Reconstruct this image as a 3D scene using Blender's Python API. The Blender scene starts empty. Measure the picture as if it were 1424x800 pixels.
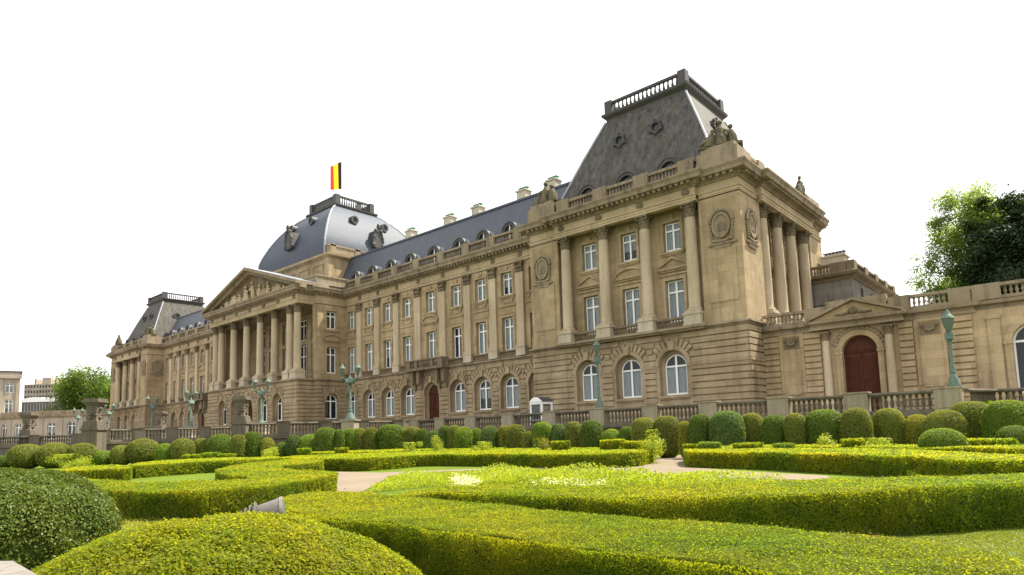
import bpy, math, random
import numpy as np
from mathutils import Matrix, Vector
random.seed(7); rng = np.random.default_rng(7)
S = bpy.context.scene
R = math.radians

# ---------------------------------------------------------------- camera
IW, IH = 1424.0, 800.0
FOC, V0 = 900.556, 114.958
YAW, PITCH, ROLL = 0.722256, 0.0995798, -0.0307834
CAM = np.array([62.9036, -55.7027, 1.65])
_fw = np.array([-math.sin(YAW), math.cos(YAW), 0]); _rt = np.array([math.cos(YAW), math.sin(YAW), 0]); _up = np.array([0, 0, 1.])
FW = _fw*math.cos(PITCH)+_up*math.sin(PITCH); _u2 = _up*math.cos(PITCH)-_fw*math.sin(PITCH)
RT = _rt*math.cos(ROLL)+_u2*math.sin(ROLL); UP = _u2*math.cos(ROLL)-_rt*math.sin(ROLL)
cd = bpy.data.cameras.new('camera'); cam = bpy.data.objects.new('camera', cd); S.collection.objects.link(cam)
cd.sensor_width = 36; cd.lens = 36*FOC/IW; cd.shift_y = V0/IW; cd.clip_start = .1; cd.clip_end = 3000
cam.matrix_world = Matrix(((RT[0], UP[0], -FW[0], CAM[0]), (RT[1], UP[1], -FW[1], CAM[1]), (RT[2], UP[2], -FW[2], CAM[2]), (0, 0, 0, 1)))
S.camera = cam
def ray(u, v): return RT*(u-IW/2)/FOC-UP*(v-IH/2-V0)/FOC+FW
def at_z(u, v, z): d = ray(u, v); return CAM+d*(z-CAM[2])/d[2]
def at_d(u, v, d): return CAM+ray(u, v)*d
def at_y(u, v, y): d = ray(u, v); return CAM+d*(y-CAM[1])/d[1]
def depth(p): return float((np.array(p)-CAM)@FW)

# ---------------------------------------------------------------- light
SUN_AZ, SUN_EL = R(24), R(57)                 # azimuth from +Y towards +X
W = bpy.data.worlds.new('World'); S.world = W; W.use_nodes = True
nt = W.node_tree; nt.nodes.clear()
sky = nt.nodes.new('ShaderNodeTexSky'); sky.sky_type = 'NISHITA'; sky.sun_disc = False
sky.sun_elevation = SUN_EL; sky.sun_rotation = SUN_AZ; sky.dust_density = 4; sky.air_density = 1.0
wc = nt.nodes.new('ShaderNodeTexCoord'); wn = nt.nodes.new('ShaderNodeTexNoise'); wn.inputs['Scale'].default_value = 2.2; wn.inputs['Detail'].default_value = 5
wr = nt.nodes.new('ShaderNodeMapRange'); wr.inputs['From Min'].default_value = .3; wr.inputs['From Max'].default_value = .7; wr.inputs['To Min'].default_value = .86; wr.inputs['To Max'].default_value = 1
wm = nt.nodes.new('ShaderNodeMix'); wm.data_type = 'RGBA'; wm.inputs[7].default_value = (7.6, 7.6, 7.7, 1)
bg = nt.nodes.new('ShaderNodeBackground'); bg.inputs['Strength'].default_value = .1; wo = nt.nodes.new('ShaderNodeOutputWorld')
nt.links.new(wc.outputs['Generated'], wn.inputs['Vector']); nt.links.new(wn.outputs['Fac'], wr.inputs['Value']); nt.links.new(wr.outputs[0], wm.inputs[0])
nt.links.new(sky.outputs[0], wm.inputs[6]); nt.links.new(wm.outputs[2], bg.inputs['Color']); nt.links.new(bg.outputs[0], wo.inputs[0])
sl = bpy.data.lights.new('sun', 'SUN'); sun = bpy.data.objects.new('sun', sl); S.collection.objects.link(sun)
sl.energy = 5.0; sl.angle = R(.8); sl.color = (1, .94, .82)
sd = Vector((math.sin(SUN_AZ)*math.cos(SUN_EL), math.cos(SUN_AZ)*math.cos(SUN_EL), math.sin(SUN_EL)))
sun.rotation_euler = sd.to_track_quat('Z', 'Y').to_euler(); sun.location = (0, 0, 80)
S.view_settings.view_transform = 'Standard'; S.view_settings.look = 'None'; S.view_settings.gamma = 1
S.view_settings.use_curve_mapping = False; S.view_settings.exposure = 1.17
S.cycles.max_bounces = 5; S.cycles.diffuse_bounces = 3; S.cycles.transparent_max_bounces = 8

# ---------------------------------------------------------------- materials
def srgb(r, g, b): return tuple(((c/255/12.92) if c/255 <= .04045 else ((c/255+.055)/1.055)**2.4) for c in (r, g, b))+(1,)
class N:
    def __init__(s, name):
        s.m = bpy.data.materials.new(name); s.m.use_nodes = True; s.t = s.m.node_tree; s.n = s.t.nodes; s.b = s.n['Principled BSDF']
    def a(s, t, **k):
        x = s.n.new(t)
        for q, v in k.items(): setattr(x, q, v)
        return x
    def l(s, o, i): s.t.links.new(o, i)
    def noise(s, scale, vec=None, detail=4, rough=.6):
        x = s.a('ShaderNodeTexNoise'); x.inputs['Scale'].default_value = scale; x.inputs['Detail'].default_value = detail; x.inputs['Roughness'].default_value = rough
        if vec is not None: s.l(vec, x.inputs['Vector'])
        return x.outputs['Fac']
    def ramp(s, f, *st):
        x = s.a('ShaderNodeValToRGB'); e = x.color_ramp.elements
        while len(e) < len(st): e.new(.5)
        for q, (p, c) in zip(e, st): q.position = p; q.color = c if len(c) == 4 else c+(1,)
        s.l(f, x.inputs[0]); return x.outputs[0]
    def mix(s, f, a, b, mode='MIX'):
        x = s.a('ShaderNodeMix', data_type='RGBA', blend_type=mode)
        for i, v in ((0, f), (6, a), (7, b)):
            if isinstance(v, (float, int)): x.inputs[i].default_value = v
            elif isinstance(v, tuple): x.inputs[i].default_value = v if len(v) == 4 else v+(1,)
            else: s.l(v, x.inputs[i])
        return x.outputs[2]
    def pos(s, sc=(1, 1, 1)):
        g = s.a('ShaderNodeNewGeometry'); m = s.a('ShaderNodeMapping'); m.inputs['Scale'].default_value = sc
        s.l(g.outputs['Position'], m.inputs['Vector']); return m.outputs[0]
    def bump(s, h, st=.3, d=.05):
        x = s.a('ShaderNodeBump'); x.inputs['Strength'].default_value = st; x.inputs['Distance'].default_value = d
        s.l(h, x.inputs['Height']); s.l(x.outputs[0], s.b.inputs['Normal'])
    def fin(s, col=None, rough=.8, spec=.3, metal=0):
        if col is not None:
            if isinstance(col, tuple): s.b.inputs['Base Color'].default_value = col if len(col) == 4 else col+(1,)
            else: s.l(col, s.b.inputs['Base Color'])
        s.b.inputs['Roughness'].default_value = rough; s.b.inputs['Specular IOR Level'].default_value = spec; s.b.inputs['Metallic'].default_value = metal
        return s.m
def stone(name, c, dark, blocks=True, stain=.5, block=(1.3, .62)):
    n = N(name); p = n.pos()
    big = n.noise(.16, p, 5); st = n.noise(1.0, n.pos((1.3, 1.3, .16)), 6, .7); fine = n.noise(5., p, 5)
    col = n.mix(n.ramp(big, (.35, (0, 0, 0)), (.68, (1, 1, 1))), tuple(c), tuple(x*.70*w for x, w in zip(c, (1, .97, .90))))
    col = n.mix(n.ramp(st, (.47, (0, 0, 0)), (.72, (stain, stain, stain))), col, tuple(dark))
    col = n.mix(.22, col, n.ramp(fine, (.3, (.35, .35, .35)), (.7, (1.0, 1.0, 1.0))), 'MULTIPLY')
    if blocks:
        sx = n.a('ShaderNodeSeparateXYZ'); n.l(p, sx.inputs[0]); ad = n.a('ShaderNodeMath'); n.l(sx.outputs[0], ad.inputs[0]); n.l(sx.outputs[1], ad.inputs[1])
        cb = n.a('ShaderNodeCombineXYZ'); n.l(ad.outputs[0], cb.inputs[0]); n.l(sx.outputs[2], cb.inputs[1])
        br = n.a('ShaderNodeTexBrick'); n.l(cb.outputs[0], br.inputs['Vector']); br.inputs['Scale'].default_value = 1
        br.inputs['Brick Width'].default_value = block[0]; br.inputs['Row Height'].default_value = block[1]; br.inputs['Mortar Size'].default_value = .012
        br.inputs['Color1'].default_value = (1, 1, 1, 1); br.inputs['Color2'].default_value = (.74, .725, .69, 1); br.inputs['Mortar'].default_value = (.6, .55, .48, 1)
        col = n.mix(.75, col, br.outputs['Color'], 'MULTIPLY')
    n.bump(fine, .25, .04)
    return n.fin(col, .88, .2)
M = {}
M['stone'] = stone('honey limestone', (.50, .387, .232), (.15, .115, .075), stain=.62)
M['frieze'] = stone('bright frieze stone', (.56, .45, .285), (.2, .15, .09), False, stain=.4)
M['column'] = stone('column limestone', (.54, .445, .305), (.2, .16, .11), False, stain=.5)
M['base'] = stone('brown ground floor stone', (.415, .328, .208), (.13, .10, .066), stain=.65)
M['trim'] = stone('weathered cornice stone', (.34, .275, .185), (.07, .058, .045), False, stain=.8)
M['carve'] = stone('dark carved stone', (.23, .18, .115), (.06, .048, .035), False, stain=.8)  # darker stone for capitals, carvings, balustrades and the gable field
M['pale'] = stone('pale pedestal stone', (.54, .47, .35), (.22, .18, .13), False, stain=.5)
M['grey'] = stone('grey garden stone', (.165, .14, .105), (.05, .042, .033), False, stain=.8)
M['pedg'] = stone('balustrade pedestal stone', (.37, .315, .23), (.12, .1, .07), False, stain=.6)
M['rear'] = stone('grey rear stone', (.27, .25, .22), (.08, .07, .06), True, stain=.8)
M['cream'] = stone('cream far stone', (.43, .38, .305), (.2, .17, .13), False, stain=.4)
M['statue'] = stone('mossy statue stone', (.15, .13, .08), (.045, .045, .028), False, stain=.8)
def slate(name, a, b, streak, rough, spec=.5, lich=True):
    n = N(name); p = n.pos()
    st = n.noise(1.2, n.pos((1.7, 1.7, .07)), 6, .75); bl = n.noise(1.3, n.pos((1, 1, .5)), 6, .75); sp = n.noise(2.8, p, 3)
    col = n.mix(n.ramp(st, (.38, (0, 0, 0)), (.64, (1, 1, 1))), a, b)
    col = n.mix(n.ramp(bl, (.45, (0, 0, 0)), (.72, (.8, .8, .8))), col, streak)
    if lich: col = n.mix(n.ramp(sp, (.66, (0, 0, 0)), (.74, (.45, .45, .45))), col, (.36, .35, .30))
    sx = n.a('ShaderNodeSeparateXYZ'); n.l(p, sx.inputs[0]); w = n.a('ShaderNodeMath', operation='FRACT'); m = n.a('ShaderNodeMath', operation='MULTIPLY'); m.inputs[1].default_value = 3.6
    n.l(sx.outputs[2], m.inputs[0]); n.l(m.outputs[0], w.inputs[0]); n.bump(w.outputs[0], .25, .04)
    return n.fin(col, rough, spec)
M['slate'] = slate('streaked old slate', (.033, .031, .028), (.11, .103, .09), (.075, .066, .038), .7, .2)
M['bluslate'] = slate('blue grey slate', (.042, .05, .066), (.065, .074, .09), (.055, .062, .075), .5, .4, False)
M['dome'] = slate('smooth dome slate', (.048, .058, .08), (.07, .082, .105), (.058, .066, .085), .62, .3, False)
M['lead'] = slate('dark lead', (.045, .043, .04), (.075, .07, .062), (.06, .056, .045), .6, .4, False)
M['zinc'] = slate('bright zinc', (.22, .235, .26), (.33, .34, .36), (.26, .28, .3), .35, .5, False)
def plain(name, c, rough=.6, spec=.4, metal=0, var=.25, sc=6., bump=.1):
    n = N(name); f = n.noise(sc, n.pos(), 4)
    col = n.mix(n.ramp(f, (.3, (0, 0, 0)), (.75, (1, 1, 1))), tuple(c), tuple(x*(1-var) for x in c)); n.bump(f, bump, .02)
    return n.fin(col, rough, spec, metal)
M['white'] = plain('white window paint', (.86, .85, .81), .5, .4, 0, .12)
M['curtain'] = plain('grey white curtain', (.74, .76, .74), .9, .1, 0, .2, 3.)
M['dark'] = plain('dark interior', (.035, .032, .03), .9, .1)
M['door'] = plain('varnished red brown wood', (.09, .034, .016), .7, .15, 0, .5, 3.)
M['panelwood'] = plain('dark red brown wood', (.07, .019, .010), .7, .15, 0, .4, 3.)  # darker wood of the raised door panels
M['verd'] = plain('verdigris painted metal', (.14, .195, .155), .7, .25, 0, .5, 9.)
M['verdd'] = plain('dark verdigris metal', (.10, .24, .18), .5, .4, .1, .4, 9.)
M['lampglass'] = plain('smoky lamp glass', (.10, .13, .095), .45, .4, 0, .2)
M['green'] = plain('green copper cap', (.10, .36, .25), .6, .3, 0, .3)
M['chim'] = stone('cream chimney', (.62, .56, .43), (.3, .26, .2), False, stain=.4)
M['black'] = plain('black metal', (.02, .02, .02), .5)
M['spot'] = plain('grey lamp housing', (.15, .135, .12), .5, .35, .1, .18, 20.)
M['slab'] = plain('weathered grey slab', (.22, .20, .175), .9, .2, 0, .4, 14., .5)
M['bark'] = plain('brown bark', (.10, .075, .055), .9, .2, 0, .5, 5., .6)
M['mullion'] = plain('dark steel', (.08, .09, .10), .4, .5)
def glass():
    n = N('window glass'); n.fin((.04, .05, .055), .04, .9)
    tr = n.a('ShaderNodeBsdfTransparent'); tr.inputs[0].default_value = (.93, .96, .97, 1); mx = n.a('ShaderNodeMixShader'); mx.inputs[0].default_value = .25
    o = n.n['Material Output']; n.l(tr.outputs[0], mx.inputs[1]); n.l(n.b.outputs[0], mx.inputs[2]); n.l(mx.outputs[0], o.inputs[0]); return n.m
M['glass'] = glass()
def leafmat(name, a, b, c, trans=.35, big=.5, dry=.0, spec=.25, rough=.5, gain=1.9):
    """leaf colour differs from leaf to leaf and drifts in patches; thin leaves let light through"""
    n = N(name); g = n.a('ShaderNodeNewGeometry'); p = n.pos(); f = n.noise(big, p, 5, .65); oi = n.a('ShaderNodeObjectInfo')
    col = n.mix(n.ramp(f, (.36, (0, 0, 0)), (.66, (1, 1, 1))), a, b)
    col = n.mix(n.ramp(g.outputs['Random Per Island'], (.55, (0, 0, 0)), (1, (.75, .75, .75))), col, c)
    if dry:
        f2 = n.noise(big*1.7, n.pos((1.1, 1, 1)), 6, .7)
        col = n.mix(n.ramp(f2, (.60, (0, 0, 0)), (.74, (dry, dry, dry))), col, (.115, .09, .03))
    hs = n.a('ShaderNodeHueSaturation'); mr = n.a('ShaderNodeMapRange'); mr.inputs['To Min'].default_value = .85; mr.inputs['To Max'].default_value = 1.15
    n.l(oi.outputs['Random'], mr.inputs['Value']); n.l(mr.outputs[0], hs.inputs['Value']); n.l(col, hs.inputs['Color']); col = hs.outputs[0]
    n.fin(col, rough, spec)
    if trans:
        t = n.a('ShaderNodeBsdfTranslucent'); tc = n.mix(1.0, col, (gain*1.2, gain, gain*.42), 'MULTIPLY'); n.l(tc, t.inputs[0]); mx = n.a('ShaderNodeMixShader'); mx.inputs[0].default_value = trans
        n.l(n.b.outputs[0], mx.inputs[1]); n.l(t.outputs[0], mx.inputs[2]); n.l(mx.outputs[0], n.n['Material Output'].inputs[0])
    return n.m
M['box'] = leafmat('box hedge leaves', (.075, .13, .009), (.17, .182, .009), (.15, .185, .018), .5, .45, .6, .08, .5, 3.2)
M['topi'] = leafmat('dark clipped leaves', (.075, .135, .013), (.10, .155, .016), (.14, .19, .03), .42)
M['topil'] = leafmat('bright clipped leaves', (.105, .185, .013), (.135, .21, .016), (.18, .245, .035), .45)
M['topio'] = leafmat('olive clipped leaves', (.12, .155, .02), (.16, .185, .026), (.2, .22, .05), .42, .9, .3)
M['topib'] = leafmat('blue green clipped leaves', (.075, .135, .03), (.095, .155, .034), (.13, .19, .045), .4)
M['yellow'] = leafmat('golden leaves', (.17, .19, .02), (.22, .22, .025), (.14, .18, .03), .4)
M['blade'] = leafmat('mown grass blades', (.11, .16, .009), (.15, .185, .011), (.17, .195, .02), .35)
M['glossy'] = leafmat('glossy dark leaves', (.05, .09, .008), (.085, .115, .012), (.15, .165, .035), .28, .9, .35, .24, .48, 1.6)
M['mound'] = leafmat('yellow green clipped leaves', (.12, .18, .010), (.20, .215, .012), (.23, .25, .03), .5, 1.1, .45, .1, .5, 2.4)
M['soft'] = leafmat('fresh soft leaves', (.20, .28, .015), (.27, .34, .02), (.33, .38, .05), .4, .9)
M['tree'] = leafmat('tree leaves', (.06, .125, .016), (.09, .155, .02), (.13, .19, .03), .45, .25)
M['treel'] = leafmat('light tree leaves', (.09, .16, .035), (.13, .20, .04), (.17, .235, .06), .55, .35)
M['pine'] = leafmat('dark needles', (.02, .045, .016), (.03, .058, .018), (.045, .075, .024), .25, .4)
M['flower'] = leafmat('cream petals', (.80, .78, .58), (.85, .8, .42), (.9, .9, .8), .3, 1., gain=.95)
M['hedgecore'] = plain('inner shade green', (.05, .07, .014), .95, .05, 0, .5, 9., .5)  # solid core coloured dark so gaps between leaves read as inner shade

# ---------------------------------------------------------------- mesh helpers
class MB:
    def __init__(s): s.v = []; s.f = []
    def add(s, vs, fs):
        o = len(s.v); s.v += [tuple(map(float, q)) for q in vs]; s.f += [tuple(i+o for i in q) for q in fs]; return s
    def quad(s, *p): return s.add(p, [tuple(range(len(p)))])
    def box(s, x0, x1, y0, y1, z0, z1):
        return s.add([(x0, y0, z0), (x1, y0, z0), (x1, y1, z0), (x0, y1, z0), (x0, y0, z1), (x1, y0, z1), (x1, y1, z1), (x0, y1, z1)],
                     [(0, 3, 2, 1), (4, 5, 6, 7), (0, 1, 5, 4), (1, 2, 6, 5), (2, 3, 7, 6), (3, 0, 4, 7)])
    def prism(s, poly, y0, y1):                    # polygon in x,z pushed along y
        n = len(poly); return s.add([(x, y0, z) for x, z in poly]+[(x, y1, z) for x, z in poly],
                     [tuple(range(n)), tuple(range(2*n-1, n-1, -1))]+[(i, i+n, (i+1) % n+n, (i+1) % n) for i in range(n)])
    def lathe(s, cx, cy, prof, n=12, rot=0, caps=True):
        k = len(prof); vs = [(cx+r*math.cos(rot+2*math.pi*j/n), cy+r*math.sin(rot+2*math.pi*j/n), z) for r, z in prof for j in range(n)]
        fs = [(i*n+j, i*n+(j+1) % n, (i+1)*n+(j+1) % n, (i+1)*n+j) for i in range(k-1) for j in range(n)]
        if caps: fs += [tuple(range(n-1, -1, -1)), tuple(range((k-1)*n, k*n))]
        return s.add(vs, fs)
    def tube(s, pts, rad, n=8):
        pts = [Vector(p) for p in pts]; rad = rad if isinstance(rad, (list, tuple)) else [rad]*len(pts); vs = []
        for i, p in enumerate(pts):
            d = (pts[min(i+1, len(pts)-1)]-pts[max(i-1, 0)]).normalized(); a = d.orthogonal().normalized(); b = d.cross(a)
            vs += [p+(a*math.cos(2*math.pi*j/n)+b*math.sin(2*math.pi*j/n))*rad[i] for j in range(n)]
        k = len(pts); return s.add(vs, [(i*n+j, i*n+(j+1) % n, (i+1)*n+(j+1) % n, (i+1)*n+j) for i in range(k-1) for j in range(n)]+[tuple(range(n-1, -1, -1)), tuple(range((k-1)*n, k*n))])
    def ball(s, c, r, n=10, m=7):
        r = r if isinstance(r, tuple) else (r, r, r)
        vs = [(c[0], c[1], c[2]-r[2])]; 
        for i in range(1, m):
            a = math.pi*i/m
            vs += [(c[0]+r[0]*math.sin(a)*math.cos(2*math.pi*j/n), c[1]+r[1]*math.sin(a)*math.sin(2*math.pi*j/n), c[2]-r[2]*math.cos(a)) for j in range(n)]
        vs.append((c[0], c[1], c[2]+r[2])); t = len(vs)-1
        fs = [(0, 1+(j+1) % n, 1+j) for j in range(n)]+[(1+i*n+j, 1+i*n+(j+1) % n, 1+(i+1)*n+(j+1) % n, 1+(i+1)*n+j) for i in range(m-2) for j in range(n)]+[(1+(m-2)*n+j, 1+(m-2)*n+(j+1) % n, t) for j in range(n)]
        return s.add(vs, fs)
    def sweep(s, path, prof, closed=False):        # prof: closed loop of (outward, z); outward is to the right of travel
        n = len(path); P = [Vector((p[0], p[1])) for p in path]; k = len(prof); vs = []
        for i in range(n):
            a = P[i]-P[i-1] if (closed or i > 0) else P[1]-P[0]; b = P[(i+1) % n]-P[i] if (closed or i < n-1) else P[i]-P[i-1]
            a.normalize(); b.normalize(); na = Vector((a.y, -a.x)); nb = Vector((b.y, -b.x)); m = (na+nb)/max(.2, 1+na.dot(nb))
            vs += [(P[i].x+m.x*o, P[i].y+m.y*o, z) for o, z in prof]
        fs = [(i*k+j, i*k+(j+1) % k, ((i+1) % n)*k+(j+1) % k, ((i+1) % n)*k+j) for i in range(n if closed else n-1) for j in range(k)]
        if not closed: fs += [tuple(range(k-1, -1, -1)), tuple(range((n-1)*k, n*k))]
        return s.add(vs, fs)
    def mesh(s, name, mat, smooth=False):
        me = bpy.data.meshes.new(name); me.from_pydata(s.v, [], s.f); me.materials.append(mat); me.validate()
        if smooth: me.polygons.foreach_set('use_smooth', [True]*len(me.polygons)); me.set_sharp_from_angle(angle=R(38))
        return me
WLOC = {}
def link(name, data, parent=None, loc=(0, 0, 0), rz=0.0):
    """loc is a world position for things and parts; parts of rotated things pass local positions through parent_local"""
    o = bpy.data.objects.new(name, data); S.collection.objects.link(o)
    if parent is not None:
        o.parent = parent; b = WLOC.get(parent.name, Vector((0, 0, 0))); o.location = Vector(loc)-b
    else: o.location = loc
    o.rotation_euler = (0, 0, rz); WLOC[o.name] = Vector(loc)
    return o
def sub(name, data, parent, loc=(0, 0, 0)):
    o = bpy.data.objects.new(name, data); S.collection.objects.link(o); o.parent = parent; o.location = loc; return o
def tag(o, label, cat, group=None):
    o['label'] = label; o['category'] = cat
    if group: o['group'] = group
    return o
def thing(name, loc, label, cat, group=None): return tag(link(name, None, None, loc), label, cat, group)
def structure(o, kind='structure'): o['kind'] = kind; return o
def dup(o, loc, rz=None):
    c = o.copy(); S.collection.objects.link(c); c.location = loc
    if rz is not None: c.rotation_euler = (0, 0, rz)
    for ch in o.children:
        d = ch.copy(); S.collection.objects.link(d); d.parent = c
        for g in ch.children: h = g.copy(); S.collection.objects.link(h); h.parent = d
    return c

# ---------------------------------------------------------------- ground
def sheet(name, poly, z, mat, kind='structure'):
    b = MB(); b.quad(*[(p[0], p[1], z) for p in poly]); return structure(link(name, b.mesh(name, mat)), kind)
def groundmat(name, a, b, c, sc=2., bump=.4):
    n = N(name); f = n.noise(sc, n.pos(), 6, .7); f2 = n.noise(sc*14, n.pos(), 4, .7); f3 = n.noise(.25, n.pos(), 4)
    col = n.mix(n.ramp(f, (.35, (0, 0, 0)), (.7, (1, 1, 1))), a, b); col = n.mix(n.ramp(f2, (.45, (0, 0, 0)), (.75, (.7, .7, .7))), col, c)
    col = n.mix(.5, col, n.ramp(f3, (.3, (.7, .7, .7)), (.7, (1.1, 1.1, 1.0))), 'MULTIPLY'); n.bump(f2, bump, .03); return n.fin(col, .95, .1)
M['lawn'] = groundmat('mown lawn', (.075, .125, .010), (.11, .15, .012), (.135, .165, .02), 1.5)
M['soil'] = groundmat('dark garden soil', (.05, .035, .02), (.07, .05, .03), (.09, .07, .04), 3)
M['gravel'] = groundmat('beige gravel', (.20, .16, .12), (.25, .20, .15), (.15, .12, .085), 4)
M['paving'] = groundmat('pale forecourt paving', (.26, .23, .19), (.32, .28, .23), (.22, .19, .15), 1)
M['street'] = groundmat('grey street', (.07, .07, .07), (.10, .10, .095), (.06, .06, .06), 2)
sheet('ground', [(-900, -700), (900, -700), (900, 900), (-900, 900)], -.02, M['street'])
sheet('lawn', [(-44, -80), (110, -80), (110, -12.6), (6, -12.6), (2, -30), (-44, -40)], 0, M['lawn'])
PATHPX = [(440, 655.5), (530, 657.8), (590, 655), (700, 651), (800, 650), (880, 646.5), (912, 639.5), (908, 636), (955, 633), (953, 650), (990, 652.5), (1060, 657.5), (1150, 662), (1155, 666), (1120, 668), (1010, 665), (930, 661.5), (880, 655.5), (800, 653.5), (700, 652.5), (600, 657), (560, 659.5), (541, 663), (520, 676), (492, 690), (440, 692)]
sheet('gravel_path', [at_z(u, v, 0)[:2] for u, v in PATHPX], .012, M['gravel'])
TZ = 2.1                                             # forecourt level
fc = MB(); FCP = [(59.2, -9), (57.6, -12.8), (11.3, -12.8), (9.7, -17.4), (9.3, -20), (8.6, -22.3), (7.7, -24.7), (6.2, -26.6), (5.0, -27.5), (-4.9, -22.1), (-6.1, -22.9), (-8, -25.9), (-10.4, -30.7), (-10.9, -33.7), (-10.8, -34.8), (-34.7, -29.5), (-42.9, -36.7), (-60, -52), (-260, -52), (-260, 120), (140, 120), (140, -9)]
fc.add([(x, y, TZ) for x, y in FCP]+[(x, y, -.1) for x, y in FCP], [tuple(range(len(FCP)))]+[(i, (i+1) % len(FCP), (i+1) % len(FCP)+len(FCP), i+len(FCP)) for i in range(len(FCP))])
structure(link('forecourt', fc.mesh('forecourt', M['paving'])))

# ---------------------------------------------------------------- architecture kit (local x along the wall, y into it)
def arch_pts(xc, hw, zs, n=12): return [(xc+hw*math.cos(math.pi*(1-i/n)), zs+hw*math.sin(math.pi*(1-i/n))) for i in range(n+1)]
def wall(b, x0, x1, z0, z1, y, ops, dep):
    """flat wall with reveals; ops = (centre, width, bottom, top, arched)"""
    cols = {}
    for o in ops: cols.setdefault(round(o[0], 3), []).append(o)
    x = x0
    for xc in sorted(cols):
        hw = max(o[1] for o in cols[xc])/2; a, c = xc-hw, xc+hw
        b.quad((x, y, z0), (a, y, z0), (a, y, z1), (x, y, z1)); x = c; z = z0
        for (q, w, zb, zt, ar) in sorted(cols[xc], key=lambda o: o[2]):
            h = w/2; zs = zt-h if ar else zt
            if zb > z: b.quad((a, y, z), (c, y, z), (c, y, zb), (a, y, zb))
            if h < hw-1e-4:
                b.quad((a, y, zb), (q-h, y, zb), (q-h, y, zt), (a, y, zt)); b.quad((q+h, y, zb), (c, y, zb), (c, y, zt), (q+h, y, zt))
            for sx in (-h, h): b.quad((q+sx, y, zb), (q+sx, y+dep, zb), (q+sx, y+dep, zs), (q+sx, y, zs))
            b.quad((q-h, y, zb), (q+h, y, zb), (q+h, y+dep, zb), (q-h, y+dep, zb))
            if ar:
                P = arch_pts(q, h, zs)
                for (xa, za), (xb, zb2) in zip(P, P[1:]):
                    b.quad((xa, y, za), (xb, y, zb2), (xb, y, zt), (xa, y, zt)); b.quad((xa, y, za), (xb, y, zb2), (xb, y+dep, zb2), (xa, y+dep, za))
            else: b.quad((q-h, y, zt), (q+h, y, zt), (q+h, y+dep, zt), (q-h, y+dep, zt))
            z = zt
        if z < z1: b.quad((a, y, z), (c, y, z), (c, y, z1), (a, y, z1))
    b.quad((x, y, z0), (x1, y, z0), (x1, y, z1), (x, y, z1))
def rustic(b, x0, x1, z0, z1, y, holes, h=.58, gap=.12, out=.15):
    """horizontal stone courses standing proud of the wall, cut back round arches; holes = (centre, half width, bottom, spring, ring radius)"""
    n = max(1, round((z1-z0)/h)); h = (z1-z0)/n
    for i in range(n):
        za, zb = z0+i*h, z0+(i+1)*h-gap; iv = [(x0, x1)]
        for (xc, hw, hb, zs, rr) in holes:
            if zb < hb: continue
            if zs is None: w = hw if za < rr else 0
            elif za < zs: w = hw+.02
            else:
                R_ = rr if za-zs < rr*.55 else rr+.76; w = min(math.sqrt(max(0, R_*R_-(za-zs)**2)), (rr+.76)*.80 if R_ > rr else 9)
            if w > 0: iv = [t for (p, q) in iv for t in ((p, min(q, xc-w)), (max(p, xc+w), q)) if t[1]-t[0] > .05]
        for p, q in iv: b.box(p, q, y-out, y+.02, za, zb)
def archivolt(b, xc, zs, r1, r2, y, out=.2, n=16, leg=None):
    A = arch_pts(xc, r1, zs, n); B = arch_pts(xc, r2, zs, n)
    for i in range(n): b.prism([A[i], A[i+1], B[i+1], B[i]], y-out, y+.03)
    b.prism([(xc-.2, zs+r1-.03), (xc+.2, zs+r1-.03), (xc+.33, zs+r2+.42), (xc-.33, zs+r2+.42)], y-out-.2, y+.02)
    m = int(9)
    for i in range(m):                              # radiating stones round the arch
        a0, a1 = math.pi*(.2+i*.6/m+.011), math.pi*(.2+(i+1)*.6/m-.011); r3 = r2+.7
        if abs((a0+a1)/2-math.pi/2) < .1: continue
        b.prism([(xc+r2*math.cos(a0), zs+r2*math.sin(a0)), (xc+r3*math.cos(a0), zs+r3*math.sin(a0)), (xc+r3*math.cos(a1), zs+r3*math.sin(a1)), (xc+r2*math.cos(a1), zs+r2*math.sin(a1))], y-.16, y+.02)
def surround(b, xc, w, zb, zt, y, t=.26, out=.09):
    b.box(xc-w/2-t, xc-w/2, y-out, y+.02, zb, zt); b.box(xc+w/2, xc+w/2+t, y-out, y+.02, zb, zt); b.box(xc-w/2-t, xc+w/2+t, y-out-.003, y+.02, zt, zt+t)
def ledge(b, xc, w, z, y, h=.22, out=.3):
    b.box(xc-w/2, xc+w/2, y-out, y+.02, z, z+h); b.box(xc-w/2+.1, xc+w/2-.1, y-out*.55, y+.02, z-h*.8, z)
def tri_ped(b, xc, w, z, y):
    ledge(b, xc, w, z, y); b.prism([(xc-w/2, z+.22), (xc+w/2, z+.22), (xc, z+.22+w*.25)], y-.13, y+.02)
    for s in (-1, 1): b.prism([(xc+s*w/2, z+.222), (xc+s*(w/2+.12), z+.222), (xc, z+.42+w*.25), (xc, z+.24+w*.25)][::s], y-.32, y+.02)
def seg_ped(b, xc, w, z, y):
    ledge(b, xc, w, z, y); n = 12; h = w*.22
    C = [(xc+w/2*math.cos(math.pi*(1-i/n)), z+.222+h*math.sin(math.pi*(1-i/n))) for i in range(n+1)]; D = [(xc+(w/2+.14)*math.cos(math.pi*(1-i/n)), z+.222+(h+.2)*math.sin(math.pi*(1-i/n))) for i in range(n+1)]
    b.prism(C, y-.13, y+.02)
    for i in range(n): b.prism([C[i], C[i+1], D[i+1], D[i]], y-.32, y+.02)
_wm = {}
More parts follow.
